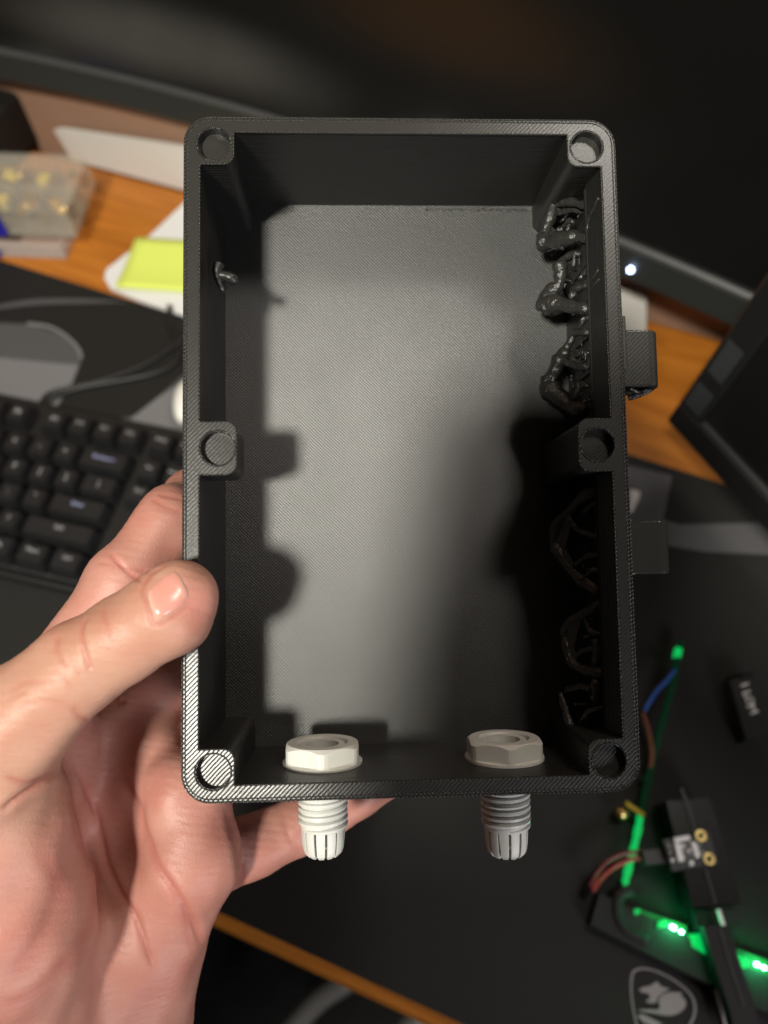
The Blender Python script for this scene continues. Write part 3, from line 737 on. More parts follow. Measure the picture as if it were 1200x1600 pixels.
for sx in (-1, 1):
    for sy in (-1, 1):
        # built in the +,+ corner then mirrored
        X0, Y0 = a - PW, b - PW
        pl = [(X0, b)] + [(X0, b - t)] + arc(X0 + ri, Y0 + ri, ri, 180, 270, 6) + [(a - t, Y0), (a, Y0)] + arc(a - RC, b - RC, RC, 0, 90, 10)
        pl = [(sx * x, sy * y) for x, y in pl]
        if sx * sy < 0: pl = pl[::-1]
        post(pl, (sx * (a - 7.6), sy * (b - 7.4)), 4.1)
for sx in (-1, 1):
    pw = PMW if sx < 0 else 12.4
    X0 = a - pw
    pl = [(a, -PM), (a, PM), (a - t, PM)] + arc(X0 + ri, PM - ri, ri, 90, 180, 6) + arc(X0 + ri, -PM + ri, ri, 180, 270, 6) + [(a - t, -PM)]
    pl = [(sx * x, y) for x, y in pl]
    if sx < 0:
        post(pl, (sx * (a - 8.6), 0), 4.2, -13.0)
        wall_seg(-a, -a + t, -PM, PM, -Dp - 1.99, -13.0)
    else: post(pl, (sx * (a - 7.6), 0), 4.2)
# floor sheet
V, F = prism_geo([(-a + t * .5, -b + t * .5), (a - t * .5, -b + t * .5), (a - t * .5, b - t * .5), (-a + t * .5, b - t * .5)], -Dp - 1.8, -Dp)
part('floor_panel', *mm((V, F)), floorM, box, 'local')
for x0_, x1_ in ((10, 31), (32, 49.5)):
    P = [Vector((x0_ + (x1_ - x0_) * i / 24, b - t - 1.2 + random.uniform(-.35, .25), -Dp + .05)) for i in range(25)]
    part('loose_edge_line', *mm(tube_geo(P, .28, 6)), floorM, box, 'local', smooth=True)
# perimeter beads, outer and inner
out = []
for sx, sy, a0_ in ((1, 1, 0), (-1, 1, 90), (-1, -1, 180), (1, -1, 270)):
    out += arc(sx * (a - RC), sy * (b - RC), RC - .25, a0_, a0_ + 90, 10)
def dens(P, step):
    o = []; n = len(P)
    for i in range(n):
        p, q = Vector((*P[i], 0)), Vector((*P[(i + 1) % n], 0)); k = max(1, int((q - p).length / step))
        o += [p + (q - p) * j / k for j in range(k)]
    return o
def bead_loop(P, r, z, amp, name='rim_bead'):
    D_ = dens(P, .35); D_ = [Vector((p.x, p.y, z + amp * random.uniform(-1, 1))) for p in D_]
    V, F = tube_geo([p * .001 for p in D_], r * .001, 6, closed=True); part(name, V, F, beadM, box, 'local', smooth=True)
bead_loop(out, .30, -.12, .02)
out2 = []
for sx, sy, a0_ in ((1, 1, 0), (-1, 1, 90), (-1, -1, 180), (1, -1, 270)):
    out2 += arc(sx * (a - RC), sy * (b - RC), RC - .95, a0_, a0_ + 90, 10)
bead_loop(out2, .28, -.16, .02)
inn = []
X0, Y0 = a - PW, b - PW
q = [(X0, b - t)] + arc(X0 + ri, Y0 + ri, ri, 180, 270, 5) + [(a - t, Y0)]
inn += [(x, y) for x, y in q] + [(a - t, PM)] + arc(a - 12.4 + ri, PM - ri, ri, 90, 180, 5) + arc(a - 12.4 + ri, -PM + ri, ri, 180, 270, 5) + [(a - t, -PM)]
inn += [(x, -y) for x, y in q][::-1] + [(-x, -y) for x, y in q] + [(-a + t, -PM)]
inn += [(-x, y) for x, y in (arc(a - PMW + ri, -PM + ri, ri, 270, 180, 5) + arc(a - PMW + ri, PM - ri, ri, 180, 90, 5))] + [(-a + t, PM)] + [(-x, y) for x, y in q][::-1]
bead_loop([(p[0], p[1]) for p in inn], .26, -.18, .02)

# latches on the outer right side
def latch(yc, hw, x1, z0, z1, thin):
    # C-shaped section in xz, extruded along y
    x0 = a + .02
    pr = [(x0, z1)] + arc(x1 - 3.2, z1 - 3.2, 3.2, 90, 0, 6) + [(x1, z0 + 3.0), (x1 - 3.2, z0), (x0 + 1.0, z0 - 1.0), (x0 + 1.0, z0 + thin), (x1 - 3.6, z0 + thin + .6), (x1 - thin, z0 + 4.0), (x1 - thin, z1 - thin - .8), (x1 - thin - .8, z1 - thin), (x0, z1 - thin)]
    V, F = prism_geo([(x, z) for x, z in pr], -hw, hw)
    V = [Vector((v.x, yc + v.z, v.y)) for v in V]
    V, F = fixn(V, F)
    o = part('latch', *mm((V, F)), [rimM], box, 'local'); bv = o.modifiers.new('b', 'BEVEL'); bv.width = .0004; bv.segments = 2; bv.limit_method = 'ANGLE'
    return o
y1_ = BP(1000, 516, -3).y; y0_ = BP(1000, 603, -3).y; latch((y0_ + y1_) / 2, (y1_ - y0_) / 2, BP(1029, 550, -4).x, -14, -2.6, 2.0)
y1_ = BP(1000, 814, -3).y; y0_ = BP(1000, 897, -3).y; latch((y0_ + y1_) / 2, (y1_ - y0_) / 2, BP(1047, 850, -4).x, -14, -2.6, 2.0)
V, F = box_geo(a + .02, a + 1.5, 20, 34, -16, -1.5, .3); part('latch_base', *mm((V, F)), wallM, box, 'local')
V, F = box_geo(a + .02, a + 1.5, -33, -19, -16, -1.5, .3); part('latch_base', *mm((V, F)), wallM, box, 'local')
P = [BP(982, 622, -10), BP(995, 618, -9), BP(1010, 612, -9), BP(1024, 602, -8)]
part('plastic_strand', *mm(tube_geo(catmull(P), .8, 7)), strandM, box, 'local', smooth=True)
P = [BP(984, 606, -8), BP(1000, 613, -9), BP(1016, 606, -8)]
part('plastic_strand', *mm(tube_geo(catmull(P), .6, 7)), strandM, box, 'local', smooth=True)

# sagging strands in the right wall
def zu(u, off=0): return -11.5 - (923 - off and (923 + off - u)) * 15.0 / 83.0
def strand(px, r, off=0, zadd=0, endr=1.0):
    P = []
    for (u, v) in px: 
        z = min(-11.2, zu(u, off)) + zadd; P.append(BP(u, v, z) + Vector([random.uniform(-.45, .45) for _ in range(3)]))
    P = catmull(P, 4); P = [p + Vector([random.uniform(-.16, .16) for _ in range(3)]) for p in P]
    q1, q2 = random.uniform(0, 6), random.uniform(0, 6)
    f_ = lambda tt: r * (1 + (endr - 1) * (1 - tt)) * (1 + .13 * math.sin(9 * tt + q1) + .09 * math.sin(21 * tt + q2)) * (1.0 if .04 < tt < .96 else .7)
    part('plastic_strand', *mm(tube_geo(P, f_, 9)), strandM, box, 'local', smooth=True)
strand([(866, 306), (861, 330), (855, 352), (846, 368), (848, 386)], 2.1, endr=.7)
strand([(868, 321), (884, 318), (902, 315), (921, 325)], 1.2)
strand([(845, 380), (862, 378), (885, 371), (902, 369), (922, 373)], 1.35, endr=2.3)
strand([(869, 363), (880, 353), (890, 347), (901, 345)], .8)
strand([(878, 392), (882, 378), (888, 362), (893, 350)], .6)
strand([(869, 415), (881, 406), (893, 399), (906, 396)], .95)
strand([(896, 416), (898, 404), (900, 394)], .6)
strand([(904, 436), (913, 427), (922, 417)], .8)
strand([(876, 412), (874, 430), (870, 446), (852, 464), (849, 484)], 2.1)
strand([(849, 483), (866, 476), (895, 480), (921, 480)], 1.5, endr=2.2)
strand([(891, 464), (895, 452), (906, 449), (921, 448)], .95)
strand([(922, 432), (911, 445), (898, 455), (893, 466)], .8)
strand([(906, 507), (912, 500), (922, 500)], .8)
strand([(883, 546), (892, 532), (900, 520), (922, 520)], 1.05)
strand([(886, 545), (874, 560), (864, 585), (850, 602)], 2.0, endr=1.0)
strand([(849, 602), (866, 618), (890, 633), (916, 644)], 2.0, endr=1.5)
strand([(901, 557), (908, 552), (922, 552)], .75)
strand([(878, 563), (900, 571), (922, 572)], 1.15)
strand([(895, 622), (903, 608), (909, 602), (922, 604)], .9)
strand([(909, 630), (916, 624), (924, 627)], .7)
strand([(864, 604), (868, 585), (876, 566)], 1.0)
V, F = [], []
lo = 14
for px, r in (([(866, 852), (872, 820), (890, 800), (912, 780), (938, 763)], 1.8), ([(866, 850), (884, 880), (905, 902), (938, 925)], 1.8), ([(888, 806), (905, 826), (922, 836), (940, 836)], 1.0),
              ([(900, 884), (918, 872), (940, 868)], .9), ([(912, 800), (925, 790), (939, 785)], .8), ([(881, 995), (890, 975), (912, 958), (942, 945)], 1.6), ([(882, 990), (892, 1030), (912, 1048), (942, 1052)], 1.6),
              ([(930, 996), (934, 1015), (928, 1036)], 1.3), ([(928, 1058), (934, 1076), (932, 1096)], 1.4), ([(877, 1080), (884, 1110), (896, 1136), (915, 1148)], 1.2), ([(880, 1080), (905, 1074), (930, 1078)], 1.0),
              ([(912, 960), (924, 985), (941, 990)], .9), ([(898, 1030), (912, 1015), (930, 1010)], .8), ([(915, 900), (928, 890), (940, 896)], .8), ([(905, 1130), (922, 1112), (942, 1108)], .9)):
    strand(px, r, off=lo)
P = [Vector((a - t + z * .1, y, z)) for y, z in ((66, -2), (64.5, -5), (63.5, -8), (60.5, -10.5))]
part('plastic_strand', *mm(tube_geo(catmull(P), .5, 6)), strandM, box, 'local', smooth=True)
for (p0, p1) in (((945, 421), (926, 446)), ((947, 436), (930, 458))):
    A_, B_ = BP(*p0, -4), BP(*p1, -11); A_.x = a - t - .25; B_.x = a - t - 1.0
    part('plastic_strand', *mm(tube_geo([A_, (A_ + B_) / 2, B_], .3, 6)), strandM, box, 'local', smooth=True)
for _ in range(26):
    u0 = random.uniform(868, 915); v0 = random.choice((random.uniform(315, 400), random.uniform(400, 490), random.uniform(520, 640), random.uniform(790, 920), random.uniform(950, 1130)))
    if v0 > 700: u0 += 14
    u1 = u0 + random.uniform(-16, 24); v1 = v0 + random.uniform(-22, 14); um = (u0 + u1) / 2; z0 = zu(u0) if v0 < 700 else zu(u0 - 14)
    Ph = [BP(u0, v0, z0), BP(um + random.uniform(-3, 3), (v0 + v1) / 2 + random.uniform(-4, 4), z0 + random.uniform(-1, 2)), BP(u1, v1, z0 + random.uniform(-2, 2))]
    part('plastic_strand', *mm(tube_geo(catmull(Ph, 4), random.uniform(.16, .42), 6)), strandM, box, 'local', smooth=True)
def web(px, th=.9):
    V = [BP(u, v, min(-13.6, zu(u)) - 1.2) for u, v in px]; n = len(V); W_ = [p + Vector((0, 0, -th)) for p in V]
    Fw = [list(range(n)), list(range(n, 2 * n))[::-1]] + [[i, (i + 1) % n, n + (i + 1) % n, n + i] for i in range(n)]
    V, F = fixn(V + W_, Fw); o = part('plastic_web', *mm((V, F)), strandM, box, 'local'); bv = o.modifiers.new('b', 'BEVEL'); bv.width = .0003; bv.segments = 2
web([(868, 320), (890, 316), (922, 324), (922, 336), (895, 330), (872, 336)])
web([(846, 372), (862, 352), (872, 362), (884, 366), (922, 372), (922, 382), (884, 378), (860, 392), (848, 392)])
web([(872, 404), (896, 398), (905, 396), (906, 404), (888, 414), (874, 420)])
web([(848, 470), (868, 452), (880, 462), (898, 470), (922, 474), (922, 486), (890, 486), (868, 484), (852, 494)])
web([(884, 545), (900, 552), (922, 562), (922, 574), (896, 572), (872, 566)])
web([(868, 846), (880, 816), (892, 806), (890, 830), (884, 856), (900, 884), (892, 890), (876, 868)])
web([(883, 990), (894, 972), (912, 960), (904, 985), (898, 1010), (904, 1036), (894, 1030)])
web([(928, 994), (940, 990), (940, 1034), (930, 1040)]); web([(926, 1056), (940, 1054), (940, 1098), (930, 1098)])
web([(846, 606), (858, 592), (880, 606), (900, 622), (924, 640), (916, 650), (886, 640), (860, 622)])
# small loop of loose plastic on the left wall
P = [BP(343, 412, -9), BP(339, 425, -9), BP(343, 440, -10), BP(350, 456, -11)]
part('plastic_strand', *mm(tube_geo(catmull(P), lambda tt: 1.5 - .8 * tt, 8)), wallM, box, 'local', smooth=True)
P = [BP(343, 430, -9), BP(352, 431, -9), BP(361, 434, -9), BP(367, 438, -10)]
part('plastic_strand', *mm(tube_geo(catmull(P), lambda tt: 1.2 + .4 * tt, 8)), wallM, box, 'local', smooth=True)

# cable glands through the bottom wall
nylon = noise_bump(mat('white_nylon', (.60, .605, .565), .42, .5, sss=.25), 400, .25, .0002, col_var=.04)
nylon.node_tree.nodes['Principled BSDF'].inputs['Subsurface Radius'].default_value = (.9, .8, .6)
nylon.node_tree.nodes['Principled BSDF'].inputs['Subsurface Scale'].default_value = .001
def gland(u, rot):
    zc = -19.0
    xc = BP(u, 1185, zc).x
    yth = BP(u, 1300, zc + 4).y; yend = BP(u, 1343, zc + 4).y
    # local axis: +Z of the lathe runs along box -Y (outwards)
    Mx = Matrix.Translation((xc, -b + t, zc)) @ Matrix(((1, 0, 0, 0), (0, 0, -1, 0), (0, 1, 0, 0), (0, 0, 0, 1)))
    Lt = (-b + t) - yth; Le = (-b + t) - yend
    prof = [(4.4, -5.0), (6.0, -5.0), (6.0, 3.9)]
    pitch = 1.62
    prof += [(5.9, Lt - .2), (5.75, Lt + .2), (4.6, Lt + .2), (4.4, -5.0)]
    g0 = lathe_geo(prof, 48)
    turns = (Lt - 4.6) / pitch; nst = int(turns * 40)
    hel = [Vector((6.0 * math.cos(i * math.pi / 20), 6.0 * math.sin(i * math.pi / 20), 4.3 + pitch * i / 40)) for i in range(nst)]
    Vh, Fh = tube_geo(hel, lambda tt: .66 * min(1, (1 - tt) * 30 + .1), 6)
    g = xf(merge(g0, (Vh, Fh)), Mx)
    root = part('cable_gland', *mm(g), nylon, box, 'local', smooth=False)
    me = root.data
    # nut
    n = 72; ap = 9.55; V = []; F = []
    hexr = lambda th: min(ap / math.cos(((th - R(rot)) % R(60)) - R(30)), 10.55)
    lv = []
    for k in range(n):
        th = 2 * math.pi * k / n; h = hexr(th)
        lv.append([(10.6, 0), (10.6, -.7), (h, -1.0), (h, -5.3 + (h - ap) * .75 - .0), (9.3, -5.5), (6.9, -5.5), (6.6, -5.1), (6.05, -4.0), (6.05, 0)])
    m_ = len(lv[0])
    for k in range(n):
        th = 2 * math.pi * k / n
        for r, z in lv[k]: V.append(Vector((r * math.cos(th), r * math.sin(th), z)))
    for k in range(n):
        l_ = (k + 1) % n
        for i in range(m_ - 1): F.append([k * m_ + i, l_ * m_ + i, l_ * m_ + i + 1, k * m_ + i + 1])
    V, F = fixn(V, F); g = mm(xf((V, F), Mx))
    part('lock_nut', [WM[box.name] @ v for v in g[0]], g[1], nylon, root)
    # tapering clamp fingers
    nf = 12
    for i in range(nf):
        a0_ = 2 * math.pi * (i + .15 + .4 * (rot % 2)) / nf; da = 2 * math.pi / nf * .385
        V = []; F = []; L = 8; Wn = 5
        for s in range(L + 1):
            tt = s / L; z = Lt + .1 + (Le - Lt) * tt; ro = 5.75 - .75 * tt ** 2 - (.8 * max(0, tt - .85) / .15 if tt > .85 else 0); rin = ro - 1.1
            wd = da * (1 - .0 * tt) * (1 if s < L else .72)
            for q_ in range(Wn):
                th = a0_ + wd * (q_ / (Wn - 1) * 2 - 1); V.append(Vector((ro * math.cos(th), ro * math.sin(th), z)))
            for q_ in range(Wn):
                th = a0_ + wd * (1 - q_ / (Wn - 1) * 2); V.append(Vector((rin * math.cos(th), rin * math.sin(th), z)))
        K = 2 * Wn
        for s in range(L):
            for q_ in range(K): F.append([s * K + q_, s * K + (q_ + 1) % K, (s + 1) * K + (q_ + 1) % K, (s + 1) * K + q_])
        F += [list(range(K)), [L * K + q_ for q_ in range(K)][::-1]]
        V, F = fixn(V, F); g = mm(xf((V, F), Mx))
        part('clamp_finger', [WM[box.name] @ v for v in g[0]], g[1], nylon, root)
gland(504, 28)
gland(788, 31)

# ------------------------------------------------------------------ the hand
def cm(u, v, d): return np.array([(u - 600) * d / FOC, (800 - v) * d / FOC, -d])
PR = []   # (group, a, b, ra, rb, k)
def cone(a_, b_, k=3.0): PR.append((np.array(cm(*a_[:3])), np.array(cm(*b_[:3])), a_[3], b_[3], k))
def chain(pts, k=3.0):
    for i in range(len(pts) - 1): cone(pts[i], pts[i + 1], k)
# palm and wrist
chain([(20, 1780, 205, 27), (10, 1620, 196, 23), (5, 1450, 187, 20), (0, 1310, 184, 17)], 11)           # thenar side
chain([(150, 1760, 216, 24), (195, 1590, 216, 17.5), (212, 1490, 216, 17), (262, 1400, 216, 15)], 9)       # hypothenar
cone((262, 1400, 216, 13), (300, 1340, 213, 13), 5)
cone((300, 1345, 213, 13), (292, 1240, 216, 12.5), 5)
chain([(120, 1540, 227, 15), (135, 1350, 230, 13.5), (150, 1200, 231, 12)], 13)
chain([(205, 1400, 226, 13.5), (230, 1260, 228, 12.5), (230, 1150, 230, 11)], 10)
chain([(60, 1250, 212, 14), (90, 1150, 212, 12)], 8)
# index
chain([(25, 1180, 206, 12), (75, 1092, 203, 11.3), (194, 912, 204, 9.8)], 5)
chain([(194, 912, 204, 9.8), (268, 815, 213, 9.0)], 4); chain([(268, 815, 213, 9.0), (300, 775, 232, 8.2)], 5); chain([(300, 775, 232, 8.0), (390, 730, 238, 7.2)], 4)
# middle, ring, little finger behind the box
chain([(150, 1180, 228, 11.5), (265, 1050, 234, 10)], 4); chain([(265, 1050, 234, 10), (360, 960, 244, 8.8), (470, 900, 243, 8)], 3)
chain([(220, 1230, 230, 11), (320, 1150, 240, 9.8)], 4); chain([(320, 1150, 240, 9.8), (430, 1060, 246, 8.8), (520, 1000, 242, 8)], 3)
chain([(330, 1345, 226, 10.5), (395, 1322, 231, 9.3)], 2.0); chain([(395, 1322, 231, 9.3), (468, 1290, 236, 8.7)], 2.5); chain([(468, 1290, 236, 8.7), (560, 1238, 240, 7.9), (650, 1180, 244, 7)], 2)
# thumb
chain([(0, 1330, 192, 17), (-30, 1210, 180, 15.5), (20, 1130, 173, 13)], 8)
chain([(20, 1130, 173, 12.5), (128, 1040, 171.5, 10.3)], 4); chain([(128, 1040, 171.5, 10.2), (190, 1000, 171, 9.6)], 3)
chain([(190, 1000, 171, 9.6), (262, 958, 171, 10.0)], 3); chain([(262, 958, 171, 9.8), (283, 930, 172, 8.3)], 3)
KS = [p[4] for p in PR]
def sdf(P):
    d = None
    for A_, B_, ra, rb, k in PR:
        ab = B_ - A_; tt = np.clip(((P - A_) @ ab) / (ab @ ab), 0, 1)
        q_ = np.sqrt(((P - A_ - tt[..., None] * ab) ** 2).sum(-1)) - (ra + (rb - ra) * tt)
        if d is None: d = q_
        else:
            h = np.clip(.5 + .5 * (d - q_) / k, 0, 1); d = d * (1 - h) + q_ * h - k * h * (1 - h)
    return d
pts_all = np.array([p[0] for p in PR] + [p[1] for p in PR])
lo_ = pts_all.min(0) - 24; hi_ = pts_all.max(0) + 16; lo_[1] = max(lo_[1], cm(0, 1780, 210)[1] - 10)
hs = 1.1
nn = np.ceil((hi_ - lo_) / hs).astype(int)
ax = [lo_[i] + hs * np.arange(nn[i]) for i in range(3)]
Fd = np.empty(nn, np.float32)
for i in range(nn[0]):
    gx = np.empty((nn[1], nn[2], 3)); gx[..., 0] = ax[0][i]; gx[..., 1] = ax[1][:, None]; gx[..., 2] = ax[2][None, :]
    Fd[i] = sdf(gx)
Fd[0] = Fd[-1] = 5; Fd[:, 0] = Fd[:, -1] = 5; Fd[:, :, 0] = Fd[:, :, -1] = 5
def surface_nets(Fg, lo, h):
    n = np.array(Fg.shape) - 1
    ins = Fg < 0
    cs = [(i, j, k) for i in (0, 1) for j in (0, 1) for k in (0, 1)]
    sl = lambda c: tuple(slice(c[i], c[i] + n[i]) for i in range(3))
    cnt = sum(ins[sl(c)].astype(np.int8) for c in cs)
    act = (cnt > 0) & (cnt < 8); idx = -np.ones(act.shape, np.int64); I = np.argwhere(act); idx[act] = np.arange(len(I))
    acc = np.zeros((len(I), 3)); num = np.zeros(len(I))
    for c in cs:
        for x_ in range(3):
            if c[x_]: continue
            d2 = list(c); d2[x_] = 1
            fa = Fg[tuple((I + c).T)]; fb = Fg[tuple((I + d2).T)]; mk_ = (fa < 0) != (fb < 0)
            tt = np.where(mk_, fa / np.where(mk_, fa - fb, 1), 0)
            p = np.tile(np.array(c, float), (len(I), 1)); p[:, x_] += tt; acc[mk_] += p[mk_]; num[mk_] += 1
    V = (I + acc / num[:, None]) * h + lo
    Fs = []
    for x_ in range(3):
        y_, z_ = (x_ + 1) % 3, (x_ + 2) % 3
        s0 = [slice(None)] * 3; s1 = [slice(None)] * 3; s0[x_] = slice(0, -1); s1[x_] = slice(1, None)
        m_ = ins[tuple(s0)] != ins[tuple(s1)]; E_ = np.argwhere(m_); 
        E_ = E_[(E_[:, y_] > 0) & (E_[:, z_] > 0) & (E_[:, y_] < n[y_]) & (E_[:, z_] < n[z_])]
        fl = ins[tuple(E_.T)]
        def at(dy, dz): q_ = E_.copy(); q_[:, y_] -= dy; q_[:, z_] -= dz; return idx[tuple(q_.T)]
        q4 = np.stack([at(1, 1), at(0, 1), at(0, 0), at(1, 0)], 1); q4[~fl] = q4[~fl][:, ::-1]; Fs.append(q4)
    return V, np.concatenate(Fs)
HV, HF = surface_nets(Fd, lo_, hs)
def grad(P, e=.4):
    g = np.stack([sdf(P + np.eye(3)[i] * e) - sdf(P - np.eye(3)[i] * e) for i in range(3)], -1)
    return g / (np.linalg.norm(g, axis=-1, keepdims=True) + 1e-9)
# refine the grid once in view by projecting onto the surface
nrm = grad(HV); HV = HV - nrm * sdf(HV)[:, None]
def subdivide(V, F):
    E_ = np.concatenate([F[:, [0, 1]], F[:, [1, 2]], F[:, [2, 3]], F[:, [3, 0]]]); E_.sort(1)
    u_, inv = np.unique(E_, axis=0, return_inverse=True); inv = inv.reshape(-1); n = len(V); m_ = len(F)
    em = (V[u_[:, 0]] + V[u_[:, 1]]) / 2; fc = V[F].mean(1); e = [n + inv[i * m_:(i + 1) * m_] for i in range(4)]; c = n + len(u_) + np.arange(m_)
    NF = np.concatenate([np.stack([F[:, i], e[i], c, e[i - 1]], 1) for i in range(4)])
    return np.concatenate([V, em, fc]), NF
HV, HF = subdivide(HV, HF)
nrm = grad(HV); HV = HV - nrm * sdf(HV)[:, None] * .9
# creases: (pixels along the fold, depth mm, half width px)
CR = [([(268, 880), (240, 898), (224, 922), (232, 950), (242, 977), (270, 965), (304, 940)], .75, 3.2),
      ([(185, 1195), (200, 1225), (215, 1262), (243, 1345), (280, 1400), (305, 1450), (312, 1478)], 1.6, 7),
      ([(120, 1200), (150, 1270), (165, 1340), (182, 1385), (210, 1430), (232, 1490), (238, 1510)], 1.2, 6),
      ([(110, 1230), (122, 1300), (150, 1370), (140, 1440), (125, 1480)], .6, 8),
      ([(96, 1203), (70, 1222), (40, 1240), (0, 1266)], 1.4, 6), ([(98, 1200), (62, 1218), (35, 1222), (5, 1215)], .8, 5),
      ([(131, 965), (127, 985), (130, 1010), (137, 1035), (142, 1048)], 1.0, 4), ([(160, 950), (168, 975), (170, 1000)], .35, 4),
      ([(92, 990), (88, 1010), (95, 1030), (112, 1045)], .5, 4), ([(104, 1022), (118, 1040), (126, 1056)], .4, 3), ([(80, 1045), (100, 1062), (115, 1078)], .35, 4),
      ([(196, 1094), (186, 1098), (178, 1092)], .9, 6), ([(140, 1124), (125, 1118), (112, 1105)], .6, 6),
      ([(170, 862), (185, 880), (205, 898), (225, 912)], .7, 4), ([(178, 874), (196, 886), (235, 894)], .5, 4), ([(150, 880), (172, 882), (182, 888)], .4, 3),
      ([(236, 778), (255, 790), (285, 802)], .45, 5), ([(244, 772), (262, 776), (285, 780)], .3, 4),
      ([(357, 1262), (362, 1290), (372, 1330), (377, 1370), (374, 1395)], 1.3, 6),
      ([(440, 1262), (446, 1290), (455, 1315), (470, 1335)], .4, 5), ([(384, 1262), (380, 1290), (388, 1320)], .3, 5),
      ([(20, 1110), (60, 1095), (110, 1098)], .25, 5), ([(10, 1080), (50, 1065), (90, 1070)], .25, 5), ([(5, 1095), (45, 1080)], .2, 4),
      ([(60, 1320), (90, 1390), (60, 1470), (10, 1530)], .45, 16), ([(0, 1575), (60, 1545), (110, 1490)], .5, 12), ([(300, 1480), (292, 1450), (285, 1410)], .5, 8)]
Uc = 600 + FOC * HV[:, 0] / (-HV[:, 2]); Vc = 800 - FOC * HV[:, 1] / (-HV[:, 2])
vd = -HV / np.linalg.norm(HV, axis=1, keepdims=True)
face = np.clip((nrm * vd).sum(1) * 3 + .2, 0, 1)
red = np.zeros(len(HV))
disp = np.zeros(len(HV))
for px, dep, wd in CR:
    P = np.array([(p.x, p.y) for p in catmull([Vector((u, v, 0)) for u, v in px], 5)]); best = np.full(len(HV), 1e9); bt = np.zeros(len(HV))
    for i in range(len(P) - 1):
        A_, B_ = P[i], P[i + 1]; ab = B_ - A_; tt = np.clip(((Uc - A_[0]) * ab[0] + (Vc - A_[1]) * ab[1]) / (ab @ ab + 1e-9), 0, 1)
        dd = np.hypot(Uc - A_[0] - tt * ab[0], Vc - A_[1] - tt * ab[1]); up_ = dd < best; best = np.where(up_, dd, best); bt = np.where(up_, (i + tt) / (len(P) - 1), bt)
    fade = np.clip(np.minimum(bt, 1 - bt) * 7 + .15, 0, 1)
    disp -= .44 * dep * fade * (np.exp(-(best / (wd * .8)) ** 2) - .22 * np.exp(-((best - 2.2 * wd) / (1.2 * wd)) ** 2)) * face
    red = np.maximum(red, fade * np.exp(-(best / (wd * 1.1)) ** 2) * min(1, .3 + dep))
rng = np.random.RandomState(3)
wob = sum(np.sin(HV @ (rng.normal(size=3) * f_) + rng.rand() * 6) for f_ in (.10, .14, .19, .25, .3, .42)) * .13
fine = sum(np.sin(HV @ (rng.normal(size=3) * f_) + rng.rand() * 6) for f_ in (.9, 1.2, 1.5)) * .02
HV = HV + nrm * (disp + wob + fine)[:, None]
# skin tone: palm side redder, back of the thumb tanner
skin = mat('skin', lin(205, 140, 116), .48, .35)
n_, l_, b_ = nt(skin)
at_ = N(skin, 'ShaderNodeAttribute', attribute_name='tone'); sx_ = N(skin, 'ShaderNodeSeparateColor'); l_.new(at_.outputs['Color'], sx_.inputs[0])
tc = N(skin, 'ShaderNodeTexCoord'); no = N(skin, 'ShaderNodeTexNoise', Scale=70.0, Detail=6); l_.new(tc.outputs['Object'], no.inputs['Vector'])
m1 = N(skin, 'ShaderNodeMix', data_type='RGBA'); m1.inputs[6].default_value = (.44, .248, .178, 1); m1.inputs[7].default_value = (.45, .212, .172, 1); l_.new(sx_.outputs[0], m1.inputs[0])
m2_ = N(skin, 'ShaderNodeMix', data_type='RGBA'); m2_.inputs[7].default_value = (.38, .10, .08, 1); l_.new(m1.outputs[2], m2_.inputs[6])
l_.new(mathn(skin, 'MULTIPLY', sx_.outputs[1], .42), m2_.inputs[0])
m3 = N(skin, 'ShaderNodeMix', data_type='RGBA', blend_type='MULTIPLY'); m3.inputs[7].default_value = (.86, .64, .62, 1); l_.new(m2_.outputs[2], m3.inputs[6])
mr = N(skin, 'ShaderNodeMapRange'); mr.inputs[1].default_value = .42; mr.inputs[2].default_value = .70; mr.inputs[3].default_value = 0; mr.inputs[4].default_value = .62
l_.new(no.outputs[0], mr.inputs[0]); l_.new(mr.outputs[0], m3.inputs[0]); l_.new(m3.outputs[2], b_.inputs['Base Color'])
b_.inputs['Subsurface Weight'].default_value = .22; b_.inputs['Subsurface Radius'].default_value = (1.0, .35, .18); b_.inputs['Subsurface Scale'].default_value = .003
vo = N(skin, 'ShaderNodeTexVoronoi', Scale=1500.0); l_.new(tc.outputs['Object'], vo.inputs['Vector'])
mp = N(skin, 'ShaderNodeMapping'); mp.inputs['Rotation'].default_value = (0, 0, R(35)); mp.inputs['Scale'].default_value = (.35, 1.6, 1); l_.new(tc.outputs['Object'], mp.inputs[0])
n3 = N(skin, 'ShaderNodeTexNoise', Scale=520.0, Detail=5); l_.new(mp.outputs[0], n3.inputs['Vector'])
hh = mathn(skin, 'ADD', mathn(skin, 'MULTIPLY', vo.outputs[0], .5), n3.outputs[0])
bu = N(skin, 'ShaderNodeBump', Strength=.45, Distance=.0002); l_.new(hh, bu.inputs['Height']); l_.new(bu.outputs[0], b_.inputs['Normal'])

HM_ = MC @ Matrix.Translation(Vector((-.07, -.09, -.21)))
hand = thing('hand', 'left hand holding the black box with thumb over its left rim', 'hand', HM_)
off = np.array([-70., -90., -210.])
me = bpy.data.meshes.new('skin_surface'); me.from_pydata(((HV - off) * .001).tolist(), [], HF.tolist()); me.materials.append(skin)
me.polygons.foreach_set('use_smooth', [True] * len(me.polygons))
